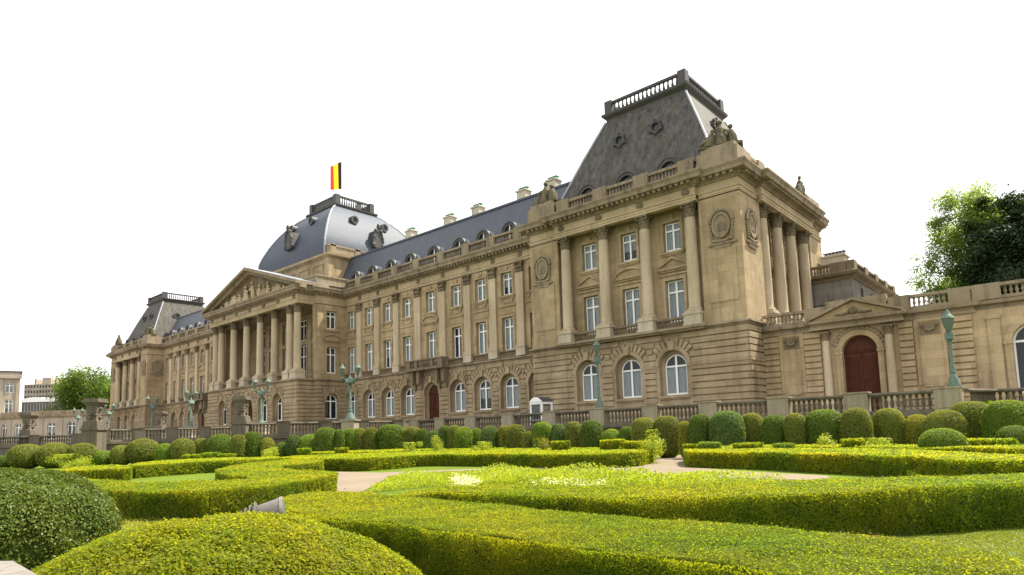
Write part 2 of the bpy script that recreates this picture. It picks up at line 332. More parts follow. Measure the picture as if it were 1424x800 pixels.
def window_meshes(w, h, arched):
    k = (round(w, 2), round(h, 2), arched)
    if k in _wm: return _wm[k]
    f = MB(); t = .12; hw = w/2; zs = h-hw if arched else h
    f.box(-hw, -hw+t, 0, .08, 0, zs); f.box(hw-t, hw, 0, .08, 0, zs); f.box(-hw+t, hw-t, -.02, .09, 0, .14)
    if arched:
        A = arch_pts(0, hw-t, zs); B = arch_pts(0, hw, zs)
        for i in range(12): f.prism([A[i], A[i+1], B[i+1], B[i]], 0, .08)
    else: f.box(-hw+t, hw-t, 0, .08, h-t, h)
    tz = zs*.98 if arched else h*.70
    f.box(-.09, .09, -.015, .085, .14, tz); f.box(-.09, .09, -.015, .085, tz+.15, h-t*.5); f.box(-hw+t, hw-t, -.018, .088, tz, tz+.15)
    g = MB(); c = MB()
    if arched: g.prism([(-hw+.03, .05), (hw-.03, .05)]+[(x, z) for x, z in arch_pts(0, hw-.03, zs)][::-1], .04, .05)
    else: g.box(-hw+.03, hw-.03, .04, .05, .05, h-.04)
    ch = tz if arched else h-.1
    for s in (-1, 1):                               # two hanging curtains with folds
        n = 9; xs = [s*hw*(.10+.86*i/n) for i in range(n+1)]
        for i in range(n):
            y0, y1 = .13+.03*math.sin(i*2.3), .13+.03*math.sin((i+1)*2.3)
            c.quad((xs[i], y0, .1), (xs[i+1], y1, .1), (xs[i+1], y1, ch), (xs[i], y0, ch))
    _wm[k] = (f.mesh('window', M['white']), g.mesh('pane', M['glass']), c.mesh('curtain', M['curtain'])); return _wm[k]
WR = random.Random(12)
def window(parent, x, y, z, w, h, arched=False, rz=0, curtain=True):
    a, g, c = window_meshes(w, h, arched); o = link('window', a, parent, (x, y, z), rz); sub('pane', g, o)
    if curtain:
        q = WR.random()
        if q < .74: sub('curtain', c, o)
        elif q < .9: d = sub('curtain', c, o); d.scale = (1, 1.2, 1); d.scale.x = .98; d.scale.z = .62; d.location.z = h*.36
    return o
def baluster_bm(b, x, y, z, h, r=.085, n=6):
    b.lathe(x, y, [(r*.9, z), (r*.9, z+h*.1), (r*.5, z+h*.16), (r*1.15, z+h*.4), (r*.55, z+h*.78), (r*.9, z+h*.9), (r*.9, z+h)], n, .3, False)
def baluster_row(b, p, q, z, h, step=.3, r=.085):
    p, q = Vector(p), Vector(q); L = (q-p).length; n = max(1, int(L/step))
    for i in range(n): c = p.lerp(q, (i+.5)/n); baluster_bm(b, c.x, c.y, z, h, r)
_col = {}
def column_meshes(r, zb, zt):
    k = (round(r, 2), round(zb, 2), round(zt, 2))
    if k in _col: return _col[k]
    s = MB(); cz = zt-2.35*r; H = cz-zb
    s.box(-1.32*r, 1.32*r, -1.32*r, 1.32*r, 0, .22); s.lathe(0, 0, [(1.28*r, .222), (1.32*r, .3), (1.25*r, .38), (1.08*r, .42), (1.14*r, .5), (1.02*r, .56), (r, .6)]+[(r*(1-.14*(t**1.6)), .6+(H-.6)*t) for t in (.25, .5, .75, 1)]+[(r*.92, H+.02)], 22)
    c = MB(); h = zt-cz; q = r*.86
    c.lathe(0, 0, [(q, 0), (q*1.02, h*.5), (q*1.25, h*.84)], 16)
    for ring, (n, z0, z1, out, ph) in enumerate(((8, 0, h*.42, .34, 0), (8, h*.1, h*.7, .5, .39))):
        for j in range(n):
            a = 2*math.pi*j/n+ph; ca, sa = math.cos(a), math.sin(a); P = lambda rad, t, z: (rad*ca-t*sa, rad*sa+t*ca, z)
            w = q*.34; c.add([P(q*1.0, -w, z0), P(q*1.0, w, z0), P(q*1.12, w*.9, z1*.8), P(q*1.12, -w*.9, z1*.8), P(q*(1.05+out), -w*.5, z1), P(q*(1.05+out), w*.5, z1), P(q*(1+out), 0, z1*.86)], [(0, 1, 2, 3), (3, 2, 5, 4), (4, 5, 6)])
    for sx in (-1, 1):
        for sy in (-1, 1): c.ball((sx*q*1.12, sy*q*1.12, h*.76), q*.27, 8, 5)
    c.box(-q*1.42, q*1.42, -q*1.42, q*1.42, h*.86, h)
    _col[k] = (s.mesh('column', M['column'], True), c.mesh('capital', M['carve'], False), cz-zb); return _col[k]
def column(parent, x, y, zb, zt, r, ped=None, rz=0):
    a, c, ch = column_meshes(r, zb, zt); o = link('column', a, parent, (x, y, zb), rz); sub('capital', c, o, (0, 0, ch))
    if ped:
        key = ('ped', ped, r)
        if key not in _col:
            p = MB(); w = 1.42*r; p.box(-w, w, -w, w, -ped+.002, -.16); p.box(-w-.08, w+.08, -w-.08, w+.08, -.16, -.003); p.box(-w-.07, w+.07, -w-.07, w+.07, -ped+.004, -ped+.2); _col[key] = p.mesh('pedestal', M['pale'])
        sub('pedestal', _col[key], o)
    return o
def pilaster(parent, x, y, zb, zt, w=1.08, d=.3):
    key = ('pil', zb, zt, w, d)
    if key not in _col:
        s = MB(); cz = zt-zb-1.25; s.box(-w/2, w/2, -d, .05, .45, cz); s.box(-w/2-.12, w/2+.12, -d-.1, .05, 0, .25); s.box(-w/2-.06, w/2+.06, -d-.05, .05, .25, .45)
        c = MB(); c.box(-w/2+.03, w/2-.03, -d-.02, .05, cz, cz+1.05)
        for row in range(2):
            for j in range(4): x0 = -w/2+w*j/4; c.prism([(x0+.02, cz+.05+row*.42), (x0+w/4-.02, cz+.05+row*.42), (x0+w/4-.03, cz+.32+row*.42), (x0+w/8, cz+.44+row*.42), (x0+.03, cz+.32+row*.42)], -d-.14-.06*row, -d-.01)
        for sgn in (-1, 1): c.ball((sgn*w*.46, -d-.12, cz+.95), .16, 8, 5)
        c.box(-w/2-.16, w/2+.16, -d-.22, .05, cz+1.06, cz+1.25)
        p = MB(); p.box(-w/2-.14, w/2+.14, -d-.16, .05, -1.1, -.14); p.box(-w/2-.2, w/2+.2, -d-.22, .05, -.14, -.003)
        _col[key] = (s.mesh('pilaster', M['column']), c.mesh('capital', M['carve']), p.mesh('pedestal', M['pale']))
    a, c, p = _col[key]; o = link('pilaster', a, parent, (x, y, zb)); sub('capital', c, o); sub('pedestal', p, o); return o
def cartouche_mesh():
    b = MB(); n = 26
    ring = lambda a, c, y: [(a*math.cos(2*math.pi*i/n), c*math.sin(2*math.pi*i/n)) for i in range(n)]
    A = ring(.62, .9, 0); B = ring(.82, 1.12, 0)
    b.prism(A, -.16, .04)
    for i in range(n): b.prism([A[i], A[(i+1) % n], B[(i+1) % n], B[i]], -.26, .04)
    for i in range(9): b.prism([(-.32+.08*i, -.5), (-.27+.08*i, -.5), (-.27+.08*i, .35-.06*abs(i-4)), (-.32+.08*i, .35-.06*abs(i-4))], -.22, -.15)
    for i in range(15):
        a = math.pi*(.05+.9*i/14); b.ball((1.0*math.cos(a), -.16, .25+1.08*math.sin(a)), (.17, .15, .17), 7, 5)
    for s in (-1, 1):
        for i in range(7): b.ball((s*(.98-.02*i), -.14, .1-.22*i), (.12, .13, .13), 7, 5)
    for i in range(7): b.ball((-.75+.25*i, -.16, -1.3-.1*math.sin(i*math.pi/6)), (.17, .14, .14), 7, 5)
    b.box(-1.25, 1.25, -.2, .04, -1.66, -1.5); b.prism([(-.7, -1.98), (.7, -1.98), (.85, -1.67), (-.85, -1.67)], -.13, .04)
    return b.mesh('cartouche', M['trim'])
CART = cartouche_mesh()
def group_statue_mesh():
    """three draped figures leaning on one another"""
    b = MB(); b.box(-1.6, 1.6, -.5, .5, 0, .25)
    b.tube([(0, 0, .2), (.05, 0, 1.1), (0, -.05, 2.0)], [.62, .48, .34], 9); b.tube([(0, -.05, 1.9), (0, -.05, 2.35), (0, -.06, 2.5)], [.34, .16, .12], 8); b.ball((.02, -.08, 2.72), (.2, .22, .26))
    b.tube([(-.9, -.1, .2), (-.75, -.1, .9), (-.55, -.1, 1.5)], [.5, .42, .26], 9); b.ball((-.5, -.15, 1.85), (.19, .2, .24)); b.tube([(-.6, -.1, .6), (-1.2, -.3, .75), (-1.5, -.3, .28)], [.27, .22, .15], 8)
    b.tube([(.9, 0, .2), (.85, 0, 1.1), (.75, 0, 1.75)], [.4, .38, .24], 9); b.ball((.78, -.05, 2.15), (.19, .2, .24)); b.tube([(.3, -.1, 1.9), (.6, -.35, 1.5), (.5, -.4, 1.0)], [.13, .11, .08], 7)
    b.tube([(-.3, -.1, 1.9), (-.62, -.35, 1.5), (-.7, -.35, 1.1)], [.13, .11, .08], 7); b.tube([(.3, -.35, .25), (.25, -.45, .9), (.1, -.3, 1.2)], [.22, .2, .2], 8)
    return b.mesh('statue_group', M['statue'], True)
STAT = group_statue_mesh()

# ---------------------------------------------------------------- the palace
PX, CX = 31.344, -34.354; LX = 2*CX-PX; HW = 11.43; PD = 4.57
palace = thing('palace', (CX, 4, TZ), 'long honey stone royal palace with domed centre, columned portico and slate roofed end pavilions', 'palace')
ZS, ZP, ZA = 10.6, 11.7, 21.5                       # string course, pedestal top, underside of entablature
def part(name, b, mat, loc=(0, 0, 0), rz=0, smooth=False, parent=palace): return link(name, b.mesh(name, M[mat]), parent, loc, rz) if not smooth else link(name, b.mesh(name, M[mat], True), parent, loc, rz)
FY = -3.4; PY = -.9
def plan():
    p = [(LX-HW, 19), (LX-HW, FY), (LX-7.75, FY), (LX-7.75, FY-.5), (LX+7.75, FY-.5), (LX+7.75, FY), (LX+HW, FY), (LX+HW, 0), (CX-15.08, 0), (CX-15.08, -4.8), (CX-14.25, -4.8), (CX-14.25, -7.4),
         (CX+14.25, -7.4), (CX+14.25, -4.8), (CX+15.08, -4.8), (CX+15.08, 0), (PX-HW, 0), (PX-HW, FY), (PX-7.75, FY), (PX-7.75, FY-.5), (PX+7.75, FY-.5), (PX+7.75, FY), (PX+HW, FY), (PX+HW, .5), (PX+HW+.5, .5), (PX+HW+.5, 14.9), (PX+HW, 14.9), (PX+HW, 19)]
    return p
PL = plan()
b = MB(); b.sweep(PL, [(-.6, 21.5), (.0, 21.5), (.0, 21.72), (.05, 21.72), (.05, 21.95), (.14, 21.97), (.14, 22.05), (-.04, 22.06), (-.04, 22.75), (-.6, 22.75)]); part('architrave', b, 'frieze')
b = MB(); b.sweep(PL, [(-.7, 22.751), (.08, 22.751), (.14, 22.9), (.32, 22.96), (.32, 23.2), (.85, 23.22), (.9, 23.5), (1.05, 23.72), (1.05, 23.85), (.2, 23.98), (-.7, 23.98)])
for (a, q) in zip(PL, PL[1:]):                      # dentils under the cornice
    a, q = Vector(a), Vector(q); L = (q-a).length; d = (q-a)/L; nrm = Vector((d.y, -d.x)); n = int(L/.55)
    for i in range(n):
        c = a+d*((i+.5)*L/n)+nrm*.5; t = d*.14; o = nrm*.2
        P = [c-t-o, c+t-o, c+t+o, c-t+o]; b.add([(v.x, v.y, 22.98) for v in P]+[(v.x, v.y, 23.215) for v in P], [(0, 1, 2, 3), (0, 1, 5, 4), (1, 2, 6, 5), (2, 3, 7, 6), (3, 0, 4, 7)])
part('cornice', b, 'trim')
PG = [(x, y) for x, y in PL]
b = MB(); b.sweep(PG, [(-.5, 10.2), (.06, 10.2), (.12, 10.3), (.36, 10.38), (.36, 10.52), (.1, 10.6), (-.5, 10.6)]); part('string_course', b, 'trim')
b = MB(); b.sweep(PG, [(-.5, 2.0), (.16, 2.0), (.16, 3.3), (.06, 3.42), (.06, 3.5), (-.5, 3.5)]); part('plinth', b, 'base')
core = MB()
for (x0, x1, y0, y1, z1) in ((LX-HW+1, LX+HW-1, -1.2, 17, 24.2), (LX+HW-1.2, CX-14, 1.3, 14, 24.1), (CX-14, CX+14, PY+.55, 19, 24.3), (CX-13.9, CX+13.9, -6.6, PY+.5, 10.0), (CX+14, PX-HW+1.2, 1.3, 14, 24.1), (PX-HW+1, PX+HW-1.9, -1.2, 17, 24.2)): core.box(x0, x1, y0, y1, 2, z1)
part('light_stop', core, 'dark')  # added dark boxes inside the walls, stop light and see-through

GW, GH0, GH1 = 2.05, 4.75, 8.35                      # ground-floor arched windows
def ground_bay(bw, br, x, y, door=False, narrow=None):
    w = GW+.72; zt = GH1+.36; zs = zt-w/2
    return (x, w, 2.05 if door else GH0-.1, zt, True), (x, w/2+.30, 3.6 if not door else 2, zs, w/2+.36)
def wall_ground(name, x0, x1, xs, y, doors=(), rz=0, loc=(0, 0, 0)):
    b = MB(); ops, holes = [], []
    for i, x in enumerate(xs):
        o, h = ground_bay(None, None, x, y, i in doors); ops.append(o); holes.append(h)
    wall(b, x0, x1, 2.0, 10.25, y, ops, .42)
    for i, (x, w_, zb_, zt_, _) in enumerate(ops):
        d_ = i in doors; wall(b, x-w_/2-.02, x+w_/2+.02, zb_, zt_+.05, y+.36, [(x, GW+(.3 if d_ else .08), zb_+(.001 if d_ else .1), GH1+.04, True)], .35)
    rustic(b, x0, x1, 3.5, 10.2, y, holes)
    for i, (o, h) in enumerate(zip(ops, holes)):
        archivolt(b, o[0], h[3], o[1]/2, o[1]/2+.36, y)
        for s in (-1, 1): b.box(o[0]+s*(o[1]/2+.17)-.17, o[0]+s*(o[1]/2+.17)+.17, y-.1, y+.02, 3.5, h[3]-.2); b.box(o[0]+s*(o[1]/2+.21)-.23, o[0]+s*(o[1]/2+.21)+.23, y-.17, y+.02, h[3]-.2, h[3]+.03)
        if i not in doors: ledge(b, o[0], o[1]+.3, GH0-.28, y, .18, .24); b.box(o[0]-o[1]/2, o[0]+o[1]/2, y-.03, y+.02, 3.55, GH0-.45)
    # impost band between the arches
    xe = sorted([x0]+[v for o in ops for v in (o[0]-o[1]/2-.46, o[0]+o[1]/2+.46)]+[x1]); zs = holes[0][3] if holes else 7.2
    for p, q in zip(xe[::2], xe[1::2]):
        if q-p > .15: b.box(p, q, y-.22, y+.02, zs-.13, zs+.1)
    link('wall', b.mesh(name, M['base']), palace, loc, rz)
    return ops
def door_part(parent, x, y, z, w, h, mat='door'):
    b = MB(); hw = w/2; zs = h-hw
    b.prism([(-hw, 0), (hw, 0)]+arch_pts(0, hw, zs)[::-1], .05, .15)
    o = link('door', b.mesh('door', M[mat]), parent, (x, y, z)); p = MB(); p.box(-hw, hw, -.02, .052, zs-.08, zs+.14); p.box(-.05, .05, -.01, .052, 0, zs-.08)
    for s in (-1, 1):
        for (za, zb) in ((.3, zs*.3), (zs*.36, zs*.93)):
            xa, xb = s*hw*.5-hw*.36, s*hw*.5+hw*.36
            p.box(xa, xb, .015, .052, za, zb); p.box(xa+.12, xb-.12, -.008, .016, za+.12, zb-.12)
    sub('door_panel', p.mesh('door_panel', M['panelwood']), o)
    kb = MB(); kb.ball((.12, -.06, zs*.36-.1), .06, 8, 6); kb.tube([(.12, -.05, zs*.36-.1), (.12, .03, zs*.36-.1)], .025, 6); sub('handle', kb.mesh('handle', M['black']), o)
    return o

# --- wings
def wing(mid, sgn, seed):
    X = lambda k: mid+sgn*((k-5)*4.3+(0 if k == 5 else math.copysign(.522, k-5)))
    xs = [X(k) for k in range(1, 10)]; x0, x1 = (CX+15.08, PX-HW) if sgn > 0 else (LX+HW, CX-15.08)
    xs = sorted(xs); wall_ground('wall', x0, x1, xs, 0., doors=(4,))
    b = MB(); ops = []
    for i, x in enumerate(xs): ops += [(x, 1.72, 11.4, 15.32, False), (x, 1.72, 17.95, 20.65, False)]
    wall(b, x0, x1, 10.4, 21.6, 0, ops, .5)
    for i, x in enumerate(xs):
        surround(b, x, 1.72, 11.4, 15.32, 0); surround(b, x, 1.72, 17.95, 20.65, 0, .24); ledge(b, x, 2.5, 17.7, 0, .2, .24)
        for s in (-1, 1): b.box(x+s*.85-.12, x+s*.85+.12, -.16, .02, 17.2, 17.52)
        b.box(x-.8, x+.8, -.06, .02, 17.0, 17.45); b.box(x-.28, x+.28, -.15, .02, 20.9, 21.3)
        if i == 4: seg_ped(b, x, 2.9, 16.5, 0)
        else: b.box(x-1.3, x+1.3, -.16, .02, 16.55, 16.75); b.box(x-1.3, x+1.3, -.05, .02, 15.75, 16.5)
    part('wall', b, 'stone')
    for i, x in enumerate(xs):
        if i != 4: window(palace, x, .5, GH0, GW+.1, GH1-GH0, True)
        window(palace, x, .38, 11.45, 1.66, 3.83); window(palace, x, .38, 18.0, 1.66, 2.62)
    door_part(palace, xs[4], .5, 2.05, GW+.28, 6.33)
    for i in range(8): pilaster(palace, (xs[i]+xs[i+1])/2, 0, ZP, ZA)
    for i in range(9):
        b = MB(); x = xs[i]; a = x-1.4; c = x+1.4; b.box(a, c, -.3, -.05, 11.25, 11.42); b.box(a, c, -.27, -.08, 10.6, 10.72); baluster_row(b, (a, -.17), (c, -.17), 10.72, .53, .28, .07)
        part('window_balustrade', b, 'carve')
    x = xs[4]; b = MB(); b.box(x-3.5, x+3.5, -1.5, -.36, 10.28, 10.58)
    for s in (-1, 1):
        for q in (1.75, 3.0): b.prism([(x+s*q-.25, 8.6), (x+s*q+.25, 8.6), (x+s*q+.35, 10.28), (x+s*q-.35, 10.28)], -.95, -.1); b.prism([(x+s*q-.22, 7.9), (x+s*q+.22, 7.9), (x+s*q+.25, 8.6), (x+s*q-.25, 8.6)], -.5, -.1)
        b.box(x+s*3.1-.4, x+s*3.1+.4, -1.45, -.75, 10.58, 11.5); b.box(x+s*1.5-.25, x+s*1.5+.25, -1.45, -1.1, 10.58, 11.5)
    b.box(x-3.5, x+3.5, -1.5, -1.05, 11.5, 11.68); baluster_row(b, (x-1.2, -1.27), (x+1.2, -1.27), 10.58, .92, .3); baluster_row(b, (x-2.7, -1.27), (x-1.8, -1.27), 10.58, .92, .3); baluster_row(b, (x+1.8, -1.27), (x+2.7, -1.27), 10.58, .92, .3)
    for s in (-1, 1): b.box(x+s*3.3-.18, x+s*3.3+.18, -.75, -.36, 11.502, 11.675)
    part('balcony', b, 'carve')
    for i in range(8): b = MB(); px = (xs[i]+xs[i+1])/2; b.box(px-.26, px+.26, -.09, .06, 22.12, 22.7); part('frieze_block', b, 'carve')
    # roof balustrade
    b = MB(); b.box(x0+.9, x1-.9, -.35, .25, 24.0, 24.28); b.box(x0+.9, x1-.9, -.32, .22, 25.12, 25.38); pe = [(xs[i]+xs[i+1])/2 for i in range(8)]
    for px in pe: b.box(px-.62, px+.62, -.42, .26, 24.01, 25.46)
    e = [x0+.9]+[v for p in pe for v in (p-.62, p+.62)]+[x1-.9]
    for a, c in zip(e[::2], e[1::2]): baluster_row(b, (a+.1, -.05), (c-.1, -.05), 24.28, .84, .34, .11)
    part('roof_balustrade', b, 'trim')
    # mansard roof
    b = MB(); a, c = (CX+11.4, PX-9.2) if sgn > 0 else (LX+9.2, CX-11.4)
    pr = [(1.0, 23.9), (1.75, 26.4), (3.45, 30.25), (3.35, 30.3), (3.35, 30.55), (3.8, 30.6), (7.5, 30.9), (11.2, 30.6), (14, 24)]
    b.add([(x, y, z) for x in (a, c) for y, z in pr], [(i, i+1, i+1+len(pr), i+len(pr)) for i in range(len(pr)-1)]+[tuple(range(len(pr)))[::-1], tuple(range(len(pr), 2*len(pr)))])
    r = part('roof', b, 'bluslate')
    f, z_ = MB(), MB(); n = 12
    A = arch_pts(0, .78, 25.75, n); B = arch_pts(0, 1.08, 25.75, n); Cc = arch_pts(0, 1.2, 25.75, n)
    for i in range(n): f.prism([A[i], A[i+1], B[i+1], B[i]], .7, .98); z_.prism([B[i], B[i+1], Cc[i+1], Cc[i]], .985, 2.7); f.prism([B[i], B[i+1], Cc[i+1], Cc[i]], .62, .98)
    for s in (-1, 1): f.box(s*.93-.15, s*.93+.15, .7, .98, 24.3, 25.75); z_.box(s*1.14-.06, s*1.14+.06, .75, 2.1, 24.2, 25.75)
    g = MB(); g.prism([(-.78, 24.3), (.78, 24.3)]+A[::-1], .9, .93); fr = MB(); fr.box(-.05, .05, .8, .9, 24.3, 26.5); fr.box(-.78, .78, .82, .899, 25.7, 25.8)
    fm, zm, gm, wm_ = f.mesh('dormer', M['lead']), z_.mesh('dormer_roof', M['zinc']), g.mesh('pane', M['glass']), fr.mesh('frame', M['white'])
    if sgn < 0:
        pass
    for x in xs:
        d = link('dormer', fm, r, (x, 0, 0)); sub('dormer_roof', zm, d); sub('pane', gm, d); sub('frame', wm_, d)
    return xs
WXS = wing(0., 1, 1); wing(2*CX, -1, 2)
def chimney(x, y, z, h):
    b = MB(); b.box(-.72, .72, -.6, .6, 0, h-.3); b.box(-.85, .85, -.72, .72, h-.3, h-.1)
    c = link('chimney', b.mesh('chimney', M['chim']), palace, (x, y, z)); g = MB()
    for q in (-.42, .02, .45): g.lathe(q, 0, [(.2, h-.099), (.17, h+.2)], 8)
    g.box(-.7, .75, -.35, .35, h+.2, h+.27); sub('chimney_pot', g.mesh('chimney_pot', M['green']), c)
for x in (-10.8, -2.3, 3.3, 11.5, 16.3): chimney(x, 6, 30.6, 2.2)
for x in (-61.5, -75.2): chimney(x, 8, 30.6, 2.6)

# --- end pavilions
def pavilion(cx):
    xs = [cx-PD, cx, cx+PD]; wall_ground('wall', cx-HW, cx+HW, xs, FY)
    for x in xs: window(palace, x, FY+.5, GH0, GW+.1, GH1-GH0, True)
    b = MB(); ops = [o for x in xs for o in ((x, 1.8, 11.4, 15.25, False), (x, 1.7, 17.95, 20.65, False))]
    wall(b, cx-7.75, cx+7.75, 10.4, 21.6, -2.3, ops, .4)
    for i, x in enumerate(xs):
        surround(b, x, 1.8, 11.4, 15.25, -2.3, .28, .12); surround(b, x, 1.7, 17.95, 20.65, -2.3, .26, .1); ledge(b, x, 2.4, 17.7, -2.3, .2, .2); b.box(x-.26, x+.26, -2.45, -2.28, 20.9, 21.35)
        (seg_ped if i == 1 else tri_ped)(b, x, 3.0, 16.2, -2.3)
        window(palace, x, -2.0, 11.45, 1.74, 3.76); window(palace, x, -2.0, 18.0, 1.64, 2.62)
    for i in range(3): b.box(cx+(i-1.5)*PD+.75, cx+(i-.5)*PD-.75, -2.42, -2.29, 15.7, 15.85)
    part('wall', b, 'stone')
    for s in (-1, 1):
        b = MB(); x0, x1 = sorted((cx+s*7.75, cx+s*HW)); b.box(x0, x1, FY, 1.0 if s > 0 else 0.5, 10.4, 21.6); b.box(x0-.06, x1+.06, FY-.1, .9, 10.6, 11.75)
        b.box(x0+.55, x1-.55, FY-.07, FY+.02, 12.3, 16.9)
        part('corner_pier', b, 'stone')
    b = MB(); b.box(cx-7.8, cx+7.8, FY-.4, -1.9, 21.62, 21.95); part('portico_ceiling', b, 'trim')
    for s in (-1, 1): link('cartouche', CART, palace, (cx+s*9.75, FY, 18.85))
    for i in range(4): column(palace, cx+(i-1.5)*PD, -3.25, ZP, ZA, .54, 1.1)
    for i in range(3):
        b = MB(); a, c = cx+(i-1.5)*PD+.88, cx+(i-.5)*PD-.88; b.box(a, c, -3.5, -3.1, 11.36, 11.56); b.box(a, c, -3.46, -3.14, 10.6, 10.76); baluster_row(b, (a, -3.3), (c, -3.3), 10.76, .6, .27, .09)
        part('window_balustrade', b, 'carve')
    # right flank
    x1 = cx+HW; loc = (x1, 0, 0)
    b = MB(); wall(b, FY, 19, 2.0, 10.25, 0, [], .5); rustic(b, FY-.15, 19, 3.5, 10.2, 0, []); b.box(FY-.2, 19, -.22, .02, 7.15, 7.38); link('wall', b.mesh('wall', M['base']), palace, loc, R(90))
    b = MB(); c0 = 7.7; ys = [c0-3.8, c0, c0+3.8]; ops = [o for y in ys for o in ((y, 1.7, 11.4, 15.25, False), (y, 1.6, 17.95, 20.65, False))]
    wall(b, .4, 15, 10.4, 21.6, 1.25, ops, .4)
    for y in ys: surround(b, y, 1.7, 11.4, 15.25, 1.25, .28, .12); surround(b, y, 1.6, 17.95, 20.65, 1.25); tri_ped(b, y, 2.8, 16.2, 1.25)
    b.box(14.9, 19, 0, 3, 10.4, 21.6); b.box(14.84, 19, -.1, 1, 10.6, 11.75); link('wall', b.mesh('wall', M['stone']), palace, loc, R(90))
    for y in ys: window(palace, x1-1.55, y, 11.45, 1.64, 3.76, False, R(90)); window(palace, x1-1.55, y, 18.0, 1.54, 2.62, False, R(90))
    for y in (c0-5.7, c0-1.9, c0+1.9, c0+5.7): column(palace, x1-.25, y, ZP, ZA, .54, 1.1)
    b = MB(); b.box(x1-1.6, x1+.3, .42, 14.95, 21.62, 21.95); part('portico_ceiling', b, 'trim')
    link('cartouche', CART, palace, (x1, -1.4, 18.85), R(90))
    b = MB(); wall(b, -19, -FY, 2, 21.6, 0, [], .4); link('wall', b.mesh('wall', M['stone']), palace, (cx-HW, 0, 0), R(-90))
    # parapet and balustrade
    b = MB(); loop = [(cx-HW, 19), (cx-HW, FY), (cx+HW, FY), (cx+HW, 19)]
    b.sweep(loop, [(-.5, 24.0), (.06, 24.0), (.06, 24.28), (-.5, 24.28)]); b.sweep(loop, [(-.42, 25.14), (.04, 25.14), (.04, 25.42), (-.42, 25.42)])
    pe = [cx+(i-1.5)*PD for i in range(4)]
    for i, px in enumerate(pe): b.box(px-.75, px+.75, FY-.2, FY+.5, 24.01, 25.52)
    for s in (-1, 1): x0, x1_ = sorted((cx+s*7.9, cx+s*(HW+.12))); b.box(x0, x1_, FY-.14, FY+2.9, 24.02, 25.5); b.box(x0+.3, x1_-.3, FY+.05, FY+2.5, 25.5, 25.95)
    for i in range(3): baluster_row(b, (pe[i]+.85, FY+.2), (pe[i+1]-.85, FY+.2), 24.28, .86, .34, .12)
    for y in (1.9, 5.8, 9.6, 13.4): b.box(cx+HW-.5, cx+HW+.16, y-.7, y+.7, 24.01, 25.52)
    b.box(cx+HW-.52, cx+HW+.14, 14.6, 19, 24.02, 25.9)
    for (p, q) in ((2.7, 5.0), (6.6, 8.8), (10.4, 12.6)): baluster_row(b, (cx+HW-.2, p), (cx+HW-.2, q), 24.28, .86, .34, .12)
    part('roof_balustrade', b, 'trim')
    for px in pe:
        b = MB(); n = 14; P = [(px+.36*math.cos(2*math.pi*i/n), 22.4+.33*math.sin(2*math.pi*i/n)) for i in range(n)]; b.prism(P, FY-.6, FY-.44); P = [(px+.2*math.cos(2*math.pi*i/n), 22.4+.18*math.sin(2*math.pi*i/n)) for i in range(n)]; b.prism(P, FY-.66, FY-.6); part('frieze_block', b, 'carve')
    for (x, y, rz) in ((cx+9.7, FY+1.0, R(20)), (cx-9.7, FY+1.0, R(-10))): st_ = link('statue_group', STAT, palace, (x, y, 25.95), rz); st_.scale = (1.15, 1.3, .86)
    s2 = link('statue_group', STAT, palace, (cx+HW-.2, 13.6, 25.5), R(90)); s2.scale = (.9, .8, .72)
    # steep mansard
    b = MB(); yc = 6.63; st = [(9.6, 8.95, 23.9), (9.15, 8.55, 25.0), (6.6, 6.25, 30.9), (4.72, 4.55, 35.0)]
    rings = [[(cx-a, yc-d, z), (cx+a, yc-d, z), (cx+a, yc+d, z), (cx-a, yc+d, z)] for a, d, z in st]; vs = [p for r in rings for p in r]
    b.add(vs, [(i*4+j, i*4+(j+1) % 4, (i+1)*4+(j+1) % 4, (i+1)*4+j) for i in range(3) for j in range(4)]+[(12, 13, 14, 15)])
    r = part('roof', b, 'slate')
    for sx in (-1, 1):
        for sy in (-1, 1): h = MB(); h.tube([(cx+sx*a, yc+sy*d, z) for a, d, z in st], .13, 6); link('roof_hip', h.mesh('roof_hip', M['zinc']), r, (0, 0, 0))
    t = MB(); sq = [(cx-4.5, yc+4.35), (cx-4.5, yc-4.35), (cx+4.5, yc-4.35), (cx+4.5, yc+4.35)]
    t.sweep(sq, [(-.5, 34.6), (.1, 34.6), (.14, 35.25), (.5, 35.6), (.55, 35.85), (.3, 35.92), (-.5, 35.92)], True); t.sweep(sq, [(-.3, 37.05), (.02, 37.05), (.02, 37.3), (-.3, 37.3)], True)
    for sx in (-1, 1):
        for sy in (-1, 1): t.box(cx+sx*4.33-.42, cx+sx*4.33+.42, yc+sy*4.18-.42, yc+sy*4.18+.42, 35.92, 37.36)
    for s in (-1, 1):
        baluster_row(t, (cx-3.9, yc+s*4.2), (cx+3.9, yc+s*4.2), 35.92, 1.13, .46, .13); baluster_row(t, (cx+s*4.35, yc-3.8), (cx+s*4.35, yc+3.8), 35.92, 1.13, .46, .13)
    link('roof_platform', t.mesh('roof_platform', M['lead']), r, (0, 0, 0))
    # arched dormers at the foot, round ones above, front and right
    n = 12; A = arch_pts(0, .85, 25.6, n); B = arch_pts(0, 1.15, 25.6, n); f = MB()
    for i in range(n): f.prism([A[i], A[i+1], B[i+1], B[i]], -.35, 2.0)
    for s in (-1, 1): f.box(s*1.0-.15, s*1.0+.15, -.35, 1.2, 24.2, 25.6)
    g = MB(); g.prism([(-.85, 24.2), (.85, 24.2)]+A[::-1], -.1, -.07); z_ = MB(); C2 = arch_pts(0, 1.22, 25.6, n)
    for i in range(n): z_.prism([B[i], B[i+1], C2[i+1], C2[i]], -.42, -.25)
    fm, gm, zm = f.mesh('dormer', M['lead']), g.mesh('pane', M['glass']), z_.mesh('dormer_roof', M['lead'])
    o = MB(); nn = 16
